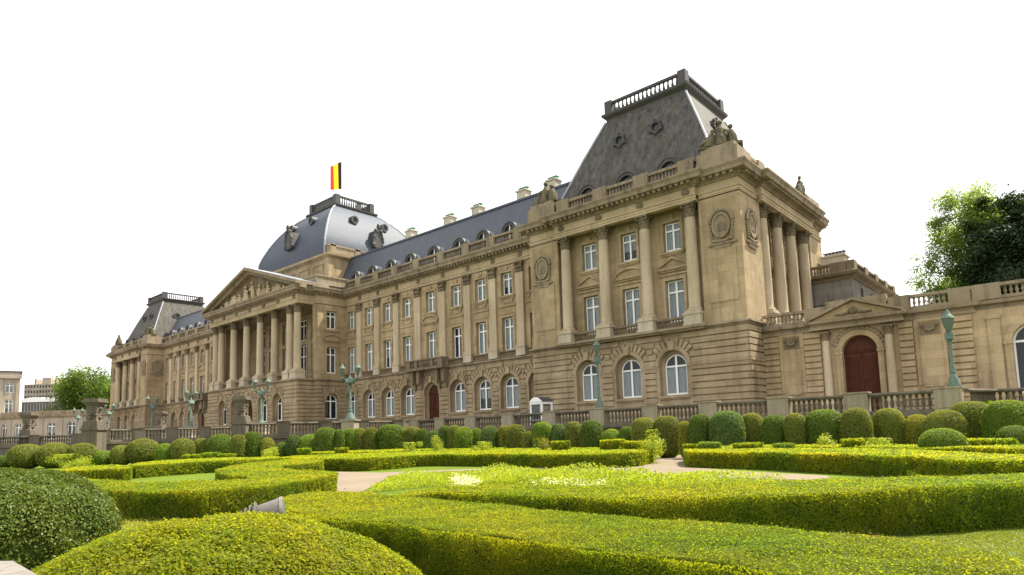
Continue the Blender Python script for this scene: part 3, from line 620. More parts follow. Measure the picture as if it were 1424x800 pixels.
    for i in range(nn): a0, a1 = 2*math.pi*i/nn, 2*math.pi*(i+1)/nn; o.prism([(.42*math.cos(a0), .42*math.sin(a0)), (.42*math.cos(a1), .42*math.sin(a1)), (.66*math.cos(a1), .66*math.sin(a1)), (.66*math.cos(a0), .66*math.sin(a0))], -.45, .9)
    for q in range(6): a0 = math.pi/3*q+.5; o.ball((.72*math.cos(a0), -.4, .72*math.sin(a0)), .16, 6, 4)
    om = o.mesh('oculus', M['lead']); og = MB(); og.prism([(.43*math.cos(2*math.pi*i/nn), .43*math.sin(2*math.pi*i/nn)) for i in range(nn)], -.25, -.22); ogm = og.mesh('pane', M['glass'])
    for i in (-1, 0, 1):
        for (x, y, rz) in ((cx+i*PD, yc-8.55, 0), (cx+9.15, yc+i*4.2, R(90))): d = link('dormer', fm, r, (x, y, 0), rz); sub('pane', gm, d); sub('dormer_roof', zm, d)
    for i in (-1, 1):
        for (x, y, rz) in ((cx+i*2.1, yc-5.9, 0), (cx+6.2, yc+i*2.1, R(90))): d = link('oculus', om, r, (x, y, 31.6), rz); sub('pane', ogm, d)
pavilion(PX); pavilion(LX)

# --- centre block, portico, attic and dome
CYB = -4.8
b = MB(); wall(b, CX-13.9, CX+13.9, 10.3, 21.6, PY, [(CX+i*4.417, 2.9, 10.7, 16.9, False) for i in range(-2, 3)]+[(CX+i*4.417, 2.9, 17.6, 21.0, False) for i in range(-2, 3)], .5)  # openings widened so dark panes deepen the shade behind the columns
for i in range(-2, 3): surround(b, CX+i*4.417, 2.9, 10.7, 16.9, PY); surround(b, CX+i*4.417, 2.9, 17.6, 21.0, PY)
part('wall', b, 'stone')
for s in (-1, 1): b = MB(); b.box(CX+s*14.1-.22, CX+s*14.1+.22, CYB+.4, PY+.3, 10.3, 21.6); b.box(CX+s*14.46-.58, CX+s*14.46+.58, CYB, CYB+.41, 10.3, 21.6); b.box(CX+s*14.6-.46, CX+s*14.6+.46, CYB-.12, CYB+.02, 10.65, 21.45); part('corner_pier', b, 'stone')
b = MB(); b.box(CX-14.2, CX+14.2, -7.0, PY+.6, 21.55, 21.9); part('portico_ceiling', b, 'trim')
for i in range(-2, 3): window(palace, CX+i*4.417, PY+.35, 10.75, 2.86, 6.1, curtain=False); window(palace, CX+i*4.417, PY+.35, 17.65, 2.86, 3.3, curtain=False)
wall_ground('wall', CX-14.25, CX+14.25, [CX+i*4.417 for i in range(-2, 3)], -7.4, doors=(2,))
for i in (-2, -1, 1, 2): window(palace, CX+i*4.417, -6.8, GH0, GW+.1, GH1-GH0, True, curtain=False)
door_part(palace, CX, -6.85, 2.05, GW+.28, 6.33)
b = MB()
for s in (-1, 1):
    x0, x1 = sorted((CX+s*14.25, CX+s*15.08)); wall(b, x0, x1, 2, 10.25, CYB, [], .3); rustic(b, x0, x1, 3.5, 10.2, CYB, [])
b.box(CX-14.1, CX+14.1, -7.2, PY+.3, 10.0, 10.45); part('wall', b, 'base')
b = MB(); wall(b, 2.6, 7.4, 2.0, 10.25, 0, [], .3); rustic(b, 2.6, 7.4, 3.5, 10.2, 0, []); b.box(4.6, 7.49, -.16, .02, 7.15, 7.38); link('wall', b.mesh('wall', M['base']), palace, (CX+14.25, -10, 0), R(90))
# right flank with its column of windows
b = MB(); wc_ = -2.39; wall(b, CYB, 0, 2.0, 10.25, 0, [(wc_, GW+.1, GH0-.1, GH1+.1, True)], .4); zs = GH1+.1-(GW+.1)/2
rustic(b, CYB-.09, 0, 3.5, 10.2, 0, [(wc_, GW/2+.3, 3.6, zs, GW/2+.42)]); archivolt(b, wc_, zs, GW/2+.05, GW/2+.4, 0); link('wall', b.mesh('wall', M['base']), palace, (CX+15.08, 0, 0), R(90))
b = MB(); wall(b, CYB, 0, 10.4, 21.6, 0, [(wc_, 1.72, 11.4, 15.3, False), (wc_, 1.72, 17.95, 20.65, False)], .4); surround(b, wc_, 1.72, 11.4, 15.3, 0); surround(b, wc_, 1.72, 17.95, 20.65, 0); seg_ped(b, wc_, 2.8, 16.2, 0); ledge(b, wc_, 2.4, 17.7, 0); b.box(CYB+.02, CYB+1.0, -.12, .02, 10.65, 21.45)
link('wall', b.mesh('wall', M['stone']), palace, (CX+15.08, 0, 0), R(90))
window(palace, CX+14.75, wc_, GH0, GW, GH1-GH0, True, R(90), False); window(palace, CX+14.75, wc_, 11.45, 1.66, 3.8, False, R(90), False); window(palace, CX+14.75, wc_, 18.0, 1.66, 2.6, False, R(90), False)
b = MB(); wall(b, 0, -CYB, 2, 21.6, 0, [], .3); link('wall', b.mesh('wall', M['stone']), palace, (CX-15.08, 0, 0), R(-90))
for q in (-13.1, -11.04, -6.63, -2.21, 2.21, 6.63, 11.04, 13.1): column(palace, CX+q, -6.75, ZP, ZA, .56, 1.1)
e = [-11.04, -6.63, -2.21, 2.21, 6.63, 11.04]
for a, c in zip(e, e[1:]):
    b = MB(); b.box(CX+a+.9, CX+c-.9, -6.95, -6.6, 11.36, 11.54); baluster_row(b, (CX+a+.9, -6.77), (CX+c-.9, -6.77), 10.6, .76, .3, .09); part('window_balustrade', b, 'carve')
for i in range(7): b = MB(); px = CX+(i-3)*4.417; b.box(px-.25, px+.25, -7.5, -7.34, 22.12, 22.7); part('frieze_block', b, 'carve')
for i in range(6): b = MB(); px = CX+(i-2.5)*4.417; b.box(px-1.6, px+1.6, -7.44, -7.35, 22.2, 22.62); part('frieze_panel', b, 'column')
# pediment
ped = MB(); AZ, EZ, hwp = 28.6, 24.0, 14.3
ped.prism([(CX-hwp+.3, EZ), (CX+hwp-.3, EZ), (CX, AZ-.35)], -7.0, -6.6); pd_ = part('pediment', ped, 'carve')
rk = MB()
for s in (-1, 1):
    dx, dz = hwp+1.15, AZ+.15-EZ
    for (o0, o1, y0) in ((0, .42, -8.45), (-.5, 0, -7.75)):
        P = [(CX+s*dx, EZ+o0-.02), (CX, AZ+.15+o0), (CX, AZ+.15+o1), (CX+s*dx, EZ+o1-.02)]; rk.prism(P if s > 0 else P[::-1], y0, -6.7 if o0 < 0 else -3.0)
link('raking_cornice', rk.mesh('raking_cornice', M['trim']), pd_, (0, 0, 0))
pr_ = MB()
for s in (-1, 1):
    P = [(CX+s*(hwp+1.1), EZ+.43), (CX, AZ+.60), (CX, AZ+.66), (CX+s*(hwp+1.1), EZ+.5)]; pr_.prism(P if s > 0 else P[::-1], -8.4, -.4)
link('pediment_roof', pr_.mesh('pediment_roof', M['zinc']), pd_, (0, 0, 0))
rl = MB(); rl.box(CX-11.3, CX+11.3, -7.3, -6.95, EZ+.01, EZ+.22); rr = random.Random(3)
for i in range(46):                                # crowded carved figures in the gable
    x = rr.uniform(-10.8, 10.8); hmax = (AZ-EZ-1.1)*(1-abs(x)/12.6)
    if hmax < .5: continue
    hh = hmax*rr.uniform(.45, .95); lean = rr.uniform(-.5, .5)
    rl.tube([(CX+x, -7.15, EZ+.05), (CX+x+lean*.5, -7.2, EZ+hh*.5), (CX+x+lean, -7.18, EZ+hh*.82)], [.34, .3, .2], 7); rl.ball((CX+x+lean*1.1, -7.25, EZ+hh), .2, 7, 5)
    if rr.random() < .6: rl.tube([(CX+x+lean, -7.2, EZ+hh*.75), (CX+x+lean+rr.choice((-1, 1))*.8, -7.35, EZ+hh*rr.uniform(.4, .9))], [.15, .09], 6)
link('relief', rl.mesh('relief', M['frieze'], True), pd_, (0, 0, 0))
# parapet of the centre block
b = MB(); lp = [(CX-15.08, 10), (CX-15.08, CYB), (CX+15.08, CYB), (CX+15.08, 10)]
b.sweep(lp, [(-.6, 23.99), (.0, 23.99), (.0, 25.6), (.12, 25.65), (.12, 25.9), (-.6, 25.9)]); part('parapet', b, 'trim')
b = MB(); b.box(CX-15, CX+15, CYB+.3, 18, 23.9, 24.6); part('roof', b, 'lead')
# attic
b = MB(); AY = 9.6; at = [(CX-11.2, AY+9.8), (CX-11.2, -.3), (CX+11.2, -.3), (CX+11.2, AY+9.8)]
b.sweep(at, [(-.8, 24.3), (.25, 24.3), (.25, 26.2), (0, 26.4), (0, 30.0), (.1, 30.1), (.55, 30.4), (.6, 30.75), (-.8, 30.8)], True)
for i in range(-2, 3): x = CX+i*4.1; b.box(x-1.5, x+1.5, -.42, -.28, 27.1, 27.25); b.box(x-1.5, x+1.5, -.42, -.28, 29.2, 29.35); b.box(x-1.5, x-1.36, -.42, -.28, 27.251, 29.199); b.box(x+1.36, x+1.5, -.42, -.28, 27.251, 29.199)
for s in (-1, 1): b.box(CX+s*10.9-.45, CX+s*10.9+.45, -.46, .5, 26.42, 29.98)
attic = part('attic', b, 'stone')
b = MB(); b.sweep(at, [(-.8, 30.801), (.05, 30.801), (.05, 31.9), (.16, 31.95), (.16, 32.2), (-.8, 32.2)], True)
for q in (-10.6, -6.2, -2.1, 2.1, 6.2, 10.6): b.box(CX+q-.5, CX+q+.5, -.42, .2, 30.81, 32.3)
for q in (.4, 5.0, 9.6, 14.2, 18.8): b.box(CX+10.8, CX+11.36, q-.5, q+.5, 30.81, 32.3)
link('attic_parapet', b.mesh('attic_parapet', M['trim']), attic, (0, 0, 0))
prof = [(1, 1.12), (1, 1), (.985, .9), (.93, .79), (.86, .69), (.785, .59), (.69, .48), (.58, .37), (.46, .27), (.33, .18), (.18, .085), (0, 0)]
b = MB(); vs = []
for fx, fz in prof:
    h_ = 4.35+6.2*fx; z = 41.6-9.6*fz; k = 8
    pts = [(-1+2*i/k, -1) for i in range(k)]+[(1, -1+2*i/k) for i in range(k)]+[(1-2*i/k, 1) for i in range(k)]+[(-1, 1-2*i/k) for i in range(k)]
    vs += [(CX+h_*px, AY+h_*.97*py, z) for px, py in pts]
n4 = 32; b.add(vs, [(i*n4+j, i*n4+(j+1) % n4, (i+1)*n4+(j+1) % n4, (i+1)*n4+j) for i in range(len(prof)-1) for j in range(n4)]+[tuple(range((len(prof)-1)*n4, len(prof)*n4))])
dome = part('dome', b, 'dome', smooth=True)
for sx in (-1, 1):
    for sy in (-1, 1): h = MB(); h.tube([(CX+sx*(4.35+6.2*fx), AY+sy*.97*(4.35+6.2*fx), 41.6-9.6*fz) for fx, fz in prof], .16, 6); link('dome_hip', h.mesh('dome_hip', M['zinc']), dome, (0, 0, 0))
t = MB(); sq = [(CX-3.9, AY+3.7), (CX-3.9, AY-3.7), (CX+3.9, AY-3.7), (CX+3.9, AY+3.7)]
t.sweep(sq, [(-.6, 40.8), (.25, 40.8), (.3, 41.3), (.75, 41.7), (.8, 42.0), (.35, 42.1), (-.6, 42.1)], True); t.sweep(sq, [(-.3, 43.5), (.05, 43.5), (.05, 43.8), (-.3, 43.8)], True); t.box(CX-3.8, CX+3.8, AY-3.55, AY+3.55, 41.9, 42.05)
for sx in (-1, 1):
    for sy in (-1, 1): t.box(CX+sx*3.75-.45, CX+sx*3.75+.45, AY+sy*3.55-.45, AY+sy*3.55+.45, 42.1, 43.86)
for s in (-1, 1):
    t.box(CX-3.3, CX+3.3, AY+s*3.6-.08, AY+s*3.6+.08, 42.1, 43.5)
    baluster_row(t, (CX+s*3.75, AY-3.1), (CX+s*3.75, AY+.6), 42.1, 1.4, .45, .14); baluster_row(t, (CX+s*3.75, AY+1.5), (CX+s*3.75, AY+3.1), 42.1, 1.4, .45, .14); t.box(CX+s*3.75-.1, CX+s*3.75+.1, AY+.6, AY+1.5, 42.1, 43.5)
link('dome_platform', t.mesh('dome_platform', M['lead']), dome, (0, 0, 0))
o = MB(); nn = 16
for i in range(nn): a0, a1 = 2*math.pi*i/nn, 2*math.pi*(i+1)/nn; o.prism([(.5*math.cos(a0), .5*math.sin(a0)), (.5*math.cos(a1), .5*math.sin(a1)), (.85*math.cos(a1), .85*math.sin(a1)), (.85*math.cos(a0), .85*math.sin(a0))], -.1, 1.6)
sm_ = o.mesh('oculus', M['lead']); og = MB(); og.prism([(.51*math.cos(2*math.pi*i/nn), .51*math.sin(2*math.pi*i/nn)) for i in range(nn)], .0, .03); ogm = og.mesh('pane', M['glass'])
o = MB(); o.prism([(-1.1, 0), (1.1, 0), (.9, 1.5), (.7, 2.4), (-.7, 2.4), (-.9, 1.5)], -.5, 2.2)
for s in (-1, 1): o.ball((s*1.05, -.35, .35), .4, 8, 6); o.ball((s*.95, -.4, 1.5), .32, 8, 6); o.ball((s*.6, -.45, 2.4), .33, 8, 6); o.tube([(s*1.2, -.3, .2), (s*1.1, -.45, 1.2), (s*.7, -.5, 2.2), (0, -.5, 2.9)], [.22, .2, .2, .2], 7)
o.ball((0, -.5, 3.0), (.35, .35, .5)); bigm = o.mesh('dome_dormer', M['lead'], True)
for (x, y, rz) in ((CX, AY-10.0, 0), (CX+10.2, AY, R(90))):
    d = link('dome_dormer', bigm, dome, (x, y, 33.6), rz); d.scale = (.9, 1.0, 1.2); sub('pane', ogm, d, (0, -.3, 1.3))
for i in (-1, 1):
    for (x, y, rz) in ((CX+i*3.1, AY-8.1, 0), (CX+8.4, AY+i*3.1, R(90))): d = link('oculus', sm_, dome, (x, y, 38.3), rz); d.scale = (.85, 1, .85); sub('pane', ogm, d)

# --- low gallery to the right
gal = thing('gallery', (56, 3, TZ), 'low honey stone gallery with arched wooden door and gabled doorway beside the palace', 'building')
GY = -.5
def gpart(name, b, mat, smooth=False): return link(name, b.mesh(name, M[mat], smooth), gal, (0, 0, 0))
b = MB(); dx, dw = 50.19, 2.5; wx = [60.75, 66.2, 71.6]
wall(b, 42.9, 90, 2.0, 9.3, GY, [(dx, dw, 2.05, 8.55, True)]+[(x, 2.35, 3.4, 8.1, True) for x in wx], .55)
hol = [(45.15, 1.0, 4.1, None, 9.25), (dx, 2.75, 2, None, 9.3), (54.9, 1.05, 4.1, None, 9.25)]
rustic(b, 42.9, 57.45, 2.4, 9.2, GY, hol, .5)
for x in (45.15, 54.9): surround(b, x, 1.5, 4.35, 9.0, GY, .22, .1); b.box(x-.75, x+.75, GY-.03, GY+.02, 4.35, 9.0); b.box(x-.6, x+.6, GY-.12, GY-.02, 4.2, 4.45)
A, B = arch_pts(dx, dw/2, 7.3, 16), arch_pts(dx, dw/2+.42, 7.3, 16)
for i in range(16): b.prism([A[i], A[i+1], B[i+1], B[i]], GY-.12, GY+.02)
for s in (-1, 1): b.box(dx+s*(dw/2+.21)-.21, dx+s*(dw/2+.21)+.21, GY-.12, GY+.02, 2.1, 7.15); b.box(dx+s*(dw/2+.22)-.27, dx+s*(dw/2+.22)+.27, GY-.18, GY+.02, 7.15, 7.34)
for x in wx:
    zs = 8.1-1.175; A, B = arch_pts(x, 1.175, zs, 16), arch_pts(x, 1.6, zs, 16)
    for i in range(16): b.prism([A[i], A[i+1], B[i+1], B[i]], GY-.1, GY+.02)
    for s in (-1, 1):
        b.box(x+s*1.39-.21, x+s*1.39+.21, GY-.1, GY+.02, 2.3, zs-.15); b.box(x+s*1.41-.27, x+s*1.41+.27, GY-.15, GY+.02, zs-.15, zs+.03)
        b.box(x+s*2.1-.36, x+s*2.1+.36, GY-.16, GY+.02, 2.3, 8.6); b.box(x+s*2.1-.44, x+s*2.1+.44, GY-.22, GY+.02, 8.6, 8.9)
    ledge(b, x, 3.0, 3.2, GY, .2, .2)
gpart('wall', b, 'stone')
for x in (47.87, 52.3): o = column(gal, x, GY-.32, 3.4, 9.0, .3, 1.0)
door_part(gal, dx, GY+.4, 2.05, dw, 6.48)
for x in wx: window(gal, x, GY+.35, 3.4, 2.33, 4.68, True, 0, False)
b = MB(); gp = [(42.9, GY), (46.9, GY), (46.9, GY-.55), (53.3, GY-.55), (53.3, GY), (57.6, GY), (57.6, GY+.25), (90, GY+.25)]
b.sweep(gp, [(-.8, 9.2), (.12, 9.2), (.12, 9.42), (.04, 9.44), (.04, 9.6), (.4, 9.68), (.45, 9.9), (.1, 9.98), (-.8, 9.98)]); gpart('cornice', b, 'trim')
b = MB(); b.sweep([(42.9, GY), (90, GY)], [(-.45, 9.981), (.0, 9.981), (.0, 10.2), (-.45, 10.2)]); b.sweep([(42.9, GY), (90, GY)], [(-.42, 10.86), (.03, 10.86), (.03, 11.08), (-.42, 11.08)])
sol = [(46.3, 47.9), (48.0, 52.3), (52.4, 53.8), (56.2, 57.5), (57.6, 59.2), (62.3, 63.2), (67.5, 68.6), (73, 74), (79, 80), (85, 86)]
for a, c in sol: b.box(a, c, GY-.05, GY+.47, 9.99, 11.12 if (a, c) != (48.0, 52.3) else 11.45)
e = [43.0]+[v for t_ in sol for v in t_]+[89.9]
for a, c in zip(e[::2], e[1::2]):
    if c-a > .4: baluster_row(b, (a+.1, GY+.2), (c-.1, GY+.2), 10.2, .66, .3, .1)
gpart('roof_balustrade', b, 'trim')
b = MB(); b.prism([(47.0, 9.99), (53.2, 9.99), (50.1, 11.15)], GY-.62, GY-.1); p_ = gpart('pediment', b, 'stone'); b = MB()
for s in (-1, 1): P = [(50.1+s*3.35, 9.93), (50.1, 11.2), (50.1, 11.42), (50.1+s*3.35, 10.15)]; b.prism(P if s > 0 else P[::-1], GY-.95, GY-.12)
link('raking_cornice', b.mesh('raking_cornice', M['trim']), p_, (0, 0, 0))
b = MB(); b.ball((50.1, GY-.66, 10.42), (.34, .15, .3), 12, 8)
for s in (-1, 1): b.tube([(50.1+s*.3, GY-.68, 10.3), (50.1+s*.8, GY-.68, 10.2), (50.1+s*1.3, GY-.67, 10.22)], [.12, .1, .05], 6)
gpart('gable_relief', b, 'carve')
for x in (45.15, 54.9):
    b = MB(); b.box(x-.62, x+.62, GY-.08, GY-.01, 8.0, 8.9)
    b.tube([(x-.5, GY-.14, 8.7), (x-.25, GY-.17, 8.4), (x, GY-.18, 8.3), (x+.25, GY-.17, 8.4), (x+.5, GY-.14, 8.7)], [.08, .12, .13, .12, .08], 7)
    for s in (-1, 1): b.ball((x+s*.5, GY-.12, 8.72), .12, 7, 5)
    gpart('garland', b, 'carve')
b = MB()
for i in range(15): a = math.pi*(.12+.76*i/14); b.ball((dx+1.83*math.cos(a), GY-.06, 7.3+1.83*math.sin(a)), (.22, .1, .16), 7, 5)
gpart('arch_wreath', b, 'trim')
b = MB(); b.box(43, 90, .6, 9, 2, 9.9); gpart('light_stop', b, 'dark')  # added dark box behind the gallery wall, keeps light from passing through

# --- block behind the gallery
rb = thing('rear_block', (42, 24, TZ), 'grey stone palace rear block with balustraded roof rising behind the low gallery', 'building')
b = MB(); b.box(34, 46.6, 14.6, 33, 2, 16.2); b.box(33.9, 46.75, 14.45, 33.1, 13.9, 14.2); b.box(34, 46.9, 14.3, 33.2, 12.4, 12.7); link('wall', b.mesh('wall', M['rear']), rb)
rp = [(34, 14.6), (46.6, 14.6), (46.6, 33)]
b = MB(); b.sweep(rp, [(-.6, 16.2), (.1, 16.2), (.2, 16.45), (.65, 16.6), (.75, 16.85), (.6, 17.0), (-.6, 17.0)]); b.sweep(rp, [(-.2, 17.75), (.25, 17.75), (.25, 17.95), (-.2, 17.95)])
for y in (14.7, 19.2, 23.7, 28.2, 32.2): b.box(46.25, 46.95, y-.55 if y > 15 else 14.3, y+.7, 17.0, 18.0)
b.box(44.6, 46.2, 14.3, 14.9, 17.0, 17.99); baluster_row(b, (36, 14.6), (44.5, 14.6), 17.0, .76, .3, .11)
for y in (15.6, 20, 24.5, 29): baluster_row(b, (46.6, y+.2), (46.6, y+3.0), 17.0, .76, .3, .11)
link('cornice', b.mesh('cornice', M['carve']), rb); b = MB(); b.box(43.1, 45.3, 17.5, 19.3, 16.5, 19.4); b.box(42.95, 45.45, 17.35, 19.45, 19.4, 19.6); c = link('chimney', b.mesh('chimney', M['chim']), rb)
b = MB()
for i in range(6): b.lathe(43.4+i*.34, 18.4, [(.13, 19.601), (.11, 19.95)], 8)
b.box(43.1, 45.3, 18.1, 18.7, 19.95, 20.05); link('chimney_pot', b.mesh('chimney_pot', M['mullion']), c)
b = MB()
for x in (38.5, 42.0): b.box(x-.6, x+.6, 14.55, 14.62, 14.6, 15.6)
for y in (18, 22, 26, 30): b.box(46.56, 46.63, y-.4, y+.4, 14.6, 15.6)
link('window', b.mesh('window', M['dark']), rb)

# ---------------------------------------------------------------- far left: gallery, corner house, office blocks
lg = thing('arcade_wing', (-121, -6, TZ), 'low pale stone arcade curving away left of the far palace pavilion', 'building')
path = [(-111.6, -1.0), (-119, -7.2), (-127, -13.4), (-135, -18), (-152, -24)]
corn, roofm = MB(), MB()
corn.sweep([p for p in path[::-1]], [(-.6, 9.2), (.1, 9.2), (.45, 9.6), (.45, 9.95), (-.6, 10.0), (-.6, 11.0), (-1.0, 11.0), (-1.0, 9.2)])
link('cornice', corn.mesh('cornice', M['trim']), lg)
for (p, q) in zip(path[::-1], path[::-1][1:]):
    p, q = Vector(p), Vector(q); L = (q-p).length; rz = math.atan2(q.y-p.y, q.x-p.x); n = max(1, round(L/4.4)); b = MB(); xs = [(i+.5)*L/n for i in range(n)]
    wall(b, 0, L, 2, 9.3, 0, [(x, 2.1, 4, 8.2, True) for x in xs], .4)
    for i in range(n+1): b.box(max(.02, i*L/n-.45), min(L-.02, i*L/n+.45), -.16, .02, 2.2, 9.1)
    b.box(0, L, 1.5, 6, 2, 9.8)
    link('wall', b.mesh('wall', M['cream']), lg, (p.x, p.y, 0), rz)
    for x in xs: c = p+(q-p)*(x/L); nn = Vector((-math.sin(rz), math.cos(rz)))*.3; window(lg, c.x+nn.x, c.y+nn.y, 4, 2.08, 4.18, True, rz)
ch_ = thing('corner_house', (-142, -32, TZ), 'pale three storey stone house with tall white windows at the far left', 'house')
b = MB(); wxs = [33.6-1.7-3.2*i for i in range(9)]; wall(b, 0, 34, 2, 20.6, 0, [(x, 1.7, zb, zt, False) for x in wxs for zb, zt in ((10.6, 14.4), (16.0, 18.6))], .3)
for i in range(9): x = 33.55-3.2*i; b.box(x-.35, x+.35, -.2, .02, 10, 19.6)
b.box(-.1, 34.1, -.35, .1, 9.6, 10.0); b.box(-.3, 34.3, -.7, .2, 19.7, 20.3); b.box(-.1, 34.1, -.3, .4, 20.3, 21.2); b.box(.05, 34, .6, 14, 2, 20.5)
RZH = R(80); HX, HY = -139.3-34*math.cos(RZH), -15.5-34*math.sin(RZH)
link('wall', b.mesh('wall', M['cream']), ch_, (HX, HY, 0), RZH)
for x in wxs:
    px_, py_ = HX+x*math.cos(RZH)-.25*math.sin(RZH), HY+x*math.sin(RZH)+.25*math.cos(RZH)
    window(ch_, px_, py_, 10.65, 1.66, 3.7, False, RZH); window(ch_, px_, py_, 16.05, 1.66, 2.5, False, RZH)
b = MB(); b.box(-.4, 34.4, -.4, 14, 21.2, 21.6); link('roof', b.mesh('roof', M['lead']), ch_, (HX, HY, 0), RZH)
def far_block(name, u0, u1, vt, vb, d, label, cat, mat, rows, cols):
    p, q = at_d(u0, vb, d), at_d(u1, vb, d); dirv = Vector((q-p)[:2]); L = dirv.length; rz = math.atan2(dirv.y, dirv.x); zt = at_d((u0+u1)/2, vt, d)[2]; zb = at_d((u0+u1)/2, vb, d)[2]
    t = thing(name, (p[0], p[1], 0), label, cat); b = MB(); hh = (zt-zb)/rows; cw = L/cols
    ops = [((i+.5)*cw, cw*.62, zb+(k+.3)*hh, zb+(k+.8)*hh, False) for i in range(cols) for k in range(rows)]
    wall(b, 0, L, 0, zt, 0, ops, 1.2); b.box(0, L, 1.25, 30, 0, zt-.1); link('wall', b.mesh('wall', M[mat]), t, (p[0], p[1], 0), rz)
    g = MB(); g.box(.2, L-.2, 1.0, 1.2, zb, zt-.6); link('window', g.mesh('window', M['lampglass']), t, (p[0], p[1], 0), rz)
    return t, L, zt, p, rz
t, L, zt, p, rz = far_block('office_block', 33, 86, 534, 556, 330, 'distant grey office block with rows of square windows on the skyline', 'office', 'cream', 3, 13)
b = MB(); b.box(L*.36, L*.58, 3, 12, zt-.3, zt+3.5); b.box(L*.15, L*.2, 3, 8, zt-.3, zt+3); link('roof_box', b.mesh('roof_box', M['cream']), t, (p[0], p[1], 0), rz)
p = at_d(30, 573, 290); q = at_d(88, 571, 290); dv = Vector((q-p)[:2]); L = dv.length; rz = math.atan2(dv.y, dv.x)
gh = thing('glass_hall', (p[0], p[1], 0), 'low glazed hall with pale white vaulted roof below the distant office block', 'hall'); ze = at_d(60, 559, 290)[2]; zt = at_d(60, 552, 290)[2]
b = MB(); b.box(0, L, 0, 16, 0, ze); link('wall', b.mesh('wall', M['mullion']), gh, (p[0], p[1], 0), rz)
b = MB(); n = 10
for (a0, a1) in ((0, L*.5), (L*.52, L)):
    P = [(a0+(a1-a0)*i/n, ze+(zt-ze)*(.35+.65*math.sin(math.pi*(.12+.6*i/n)))) for i in range(n+1)]; b.prism([(a0, ze+.02)]+P+[(a1, ze+.02)], -.6, 16)
link('roof', b.mesh('roof', M['white']), gh, (p[0], p[1], 0), rz)
b = MB()
for i in range(14): b.box(i*L/14, i*L/14+.3, -.2, -.02, 0, ze-.1)
link('mullion', b.mesh('mullion', M['cream']), gh, (p[0], p[1], 0), rz)

# ---------------------------------------------------------------- terrace balustrades
def terrace(path, zt, label, peds, base=0., pmat='pedg', pedw=1.3):
    """retaining wall, baluster rows between pedestals, rail"""
    mid = path[len(path)//2]; t = thing('terrace_balustrade', (mid[0], mid[1], base), label, 'balustrade', 'stone balustrades round the garden')
    zb = zt-1.2
    b = MB(); b.sweep(path, [(-.35, base), (.3, base), (.3, base+.4), (.2, base+.5), (.2, zb-.32), (.36, zb-.25), (.36, zb-.05), (-.35, zb-.05)]); link('wall', b.mesh('wall', M['grey']), t)
    b = MB(); b.sweep(path, [(-.2, zb-.049), (.26, zb-.049), (.22, zb+.15), (-.2, zb+.15)]); b.sweep(path, [(-.26, zt-.2), (.26, zt-.2), (.32, zt-.1), (.26, zt), (-.26, zt)]); link('rail', b.mesh('rail', M['grey']), t)
    cum = [0.]
    for p, q in zip(path, path[1:]): cum.append(cum[-1]+math.dist(p, q))
    def at(s):
        for i in range(len(path)-1):
            if s <= cum[i+1] or i == len(path)-2:
                f = (s-cum[i])/(cum[i+1]-cum[i]); p, q = Vector(path[i]), Vector(path[i+1]); return p.lerp(q, f), math.atan2(q.y-p.y, q.x-p.x)
    if isinstance(peds, (int, float)): n = max(1, round(cum[-1]/peds)); ss = [cum[-1]*i/n for i in range(n+1)]
    else: ss = [x-path[0][0] for x in peds]
    pm = MB(); w = pedw/2; pm.box(-w, w, -.38, .34, zb-.04, zt+.03); pm.box(-w-.06, w+.06, -.44, .4, zt+.03, zt+.12); pm.box(-w+.15, w-.15, -.41, -.37, zb+.18, zt-.15); pmm = pm.mesh('pedestal', M[pmat])
    for s in ss: c, a = at(min(max(s, .01), cum[-1]-.01)); link('pedestal', pmm, t, (c.x, c.y, 0), a)
    ss = [0]+ss+[cum[-1]] if ss[0] > .5 else ss+[cum[-1]]
    for a, c in zip(ss, ss[1:]):
        a, c = a+w+.1, c-w-.1
        if c-a < .5: continue
        b = MB(); n = int((c-a)/.3)
        for i in range(n): q, _ = at(a+(c-a)*(i+.5)/n); baluster_bm(b, q.x, q.y, zb+.15, zt-.2-zb-.15, .1)
        link('baluster_row', b.mesh('baluster_row', M['grey']), t)
    return t
terrace([(10.9, -13), (57.5, -13)], 3.43, 'long grey stone balustrade with pale pedestals running between the topiary and the palace', [12.2, 16.0, 20.2, 24.85, 29.5, 34.25, 38.9, 43.4, 48.15, 52.7, 57.3])
terrace([(5.23, -27.72), (6.41, -26.68), (7.92, -24.69), (8.83, -22.28), (9.48, -19.97), (9.95, -17.41), (10.6, -14.2)], 3.43, 'curved grey stone balustrade between the green lamp and the nearer urn', 3.9, pedw=1.1, pmat='grey')
terrace([(-10.75, -34.2), (-10.72, -33.0), (-10.2, -30.61), (-7.79, -25.8), (-5.89, -22.8)], 3.43, 'grey stone balustrade curving between the two carved urns', 3.4, pedw=1.1, pmat='grey')
terrace([(-60, -51.5), (-42.79, -36.55), (-34.53, -29.28), (-31, -26.2)], 3.43, 'lower looking grey balustrade running out of the picture at far left', 5.2, pmat='grey')
terrace([(57.9, -12.4), (59.0, -9.2), (75, -7.5)], 3.43, 'short stone balustrade stepping back right of the single green lamp', [64., 70.])

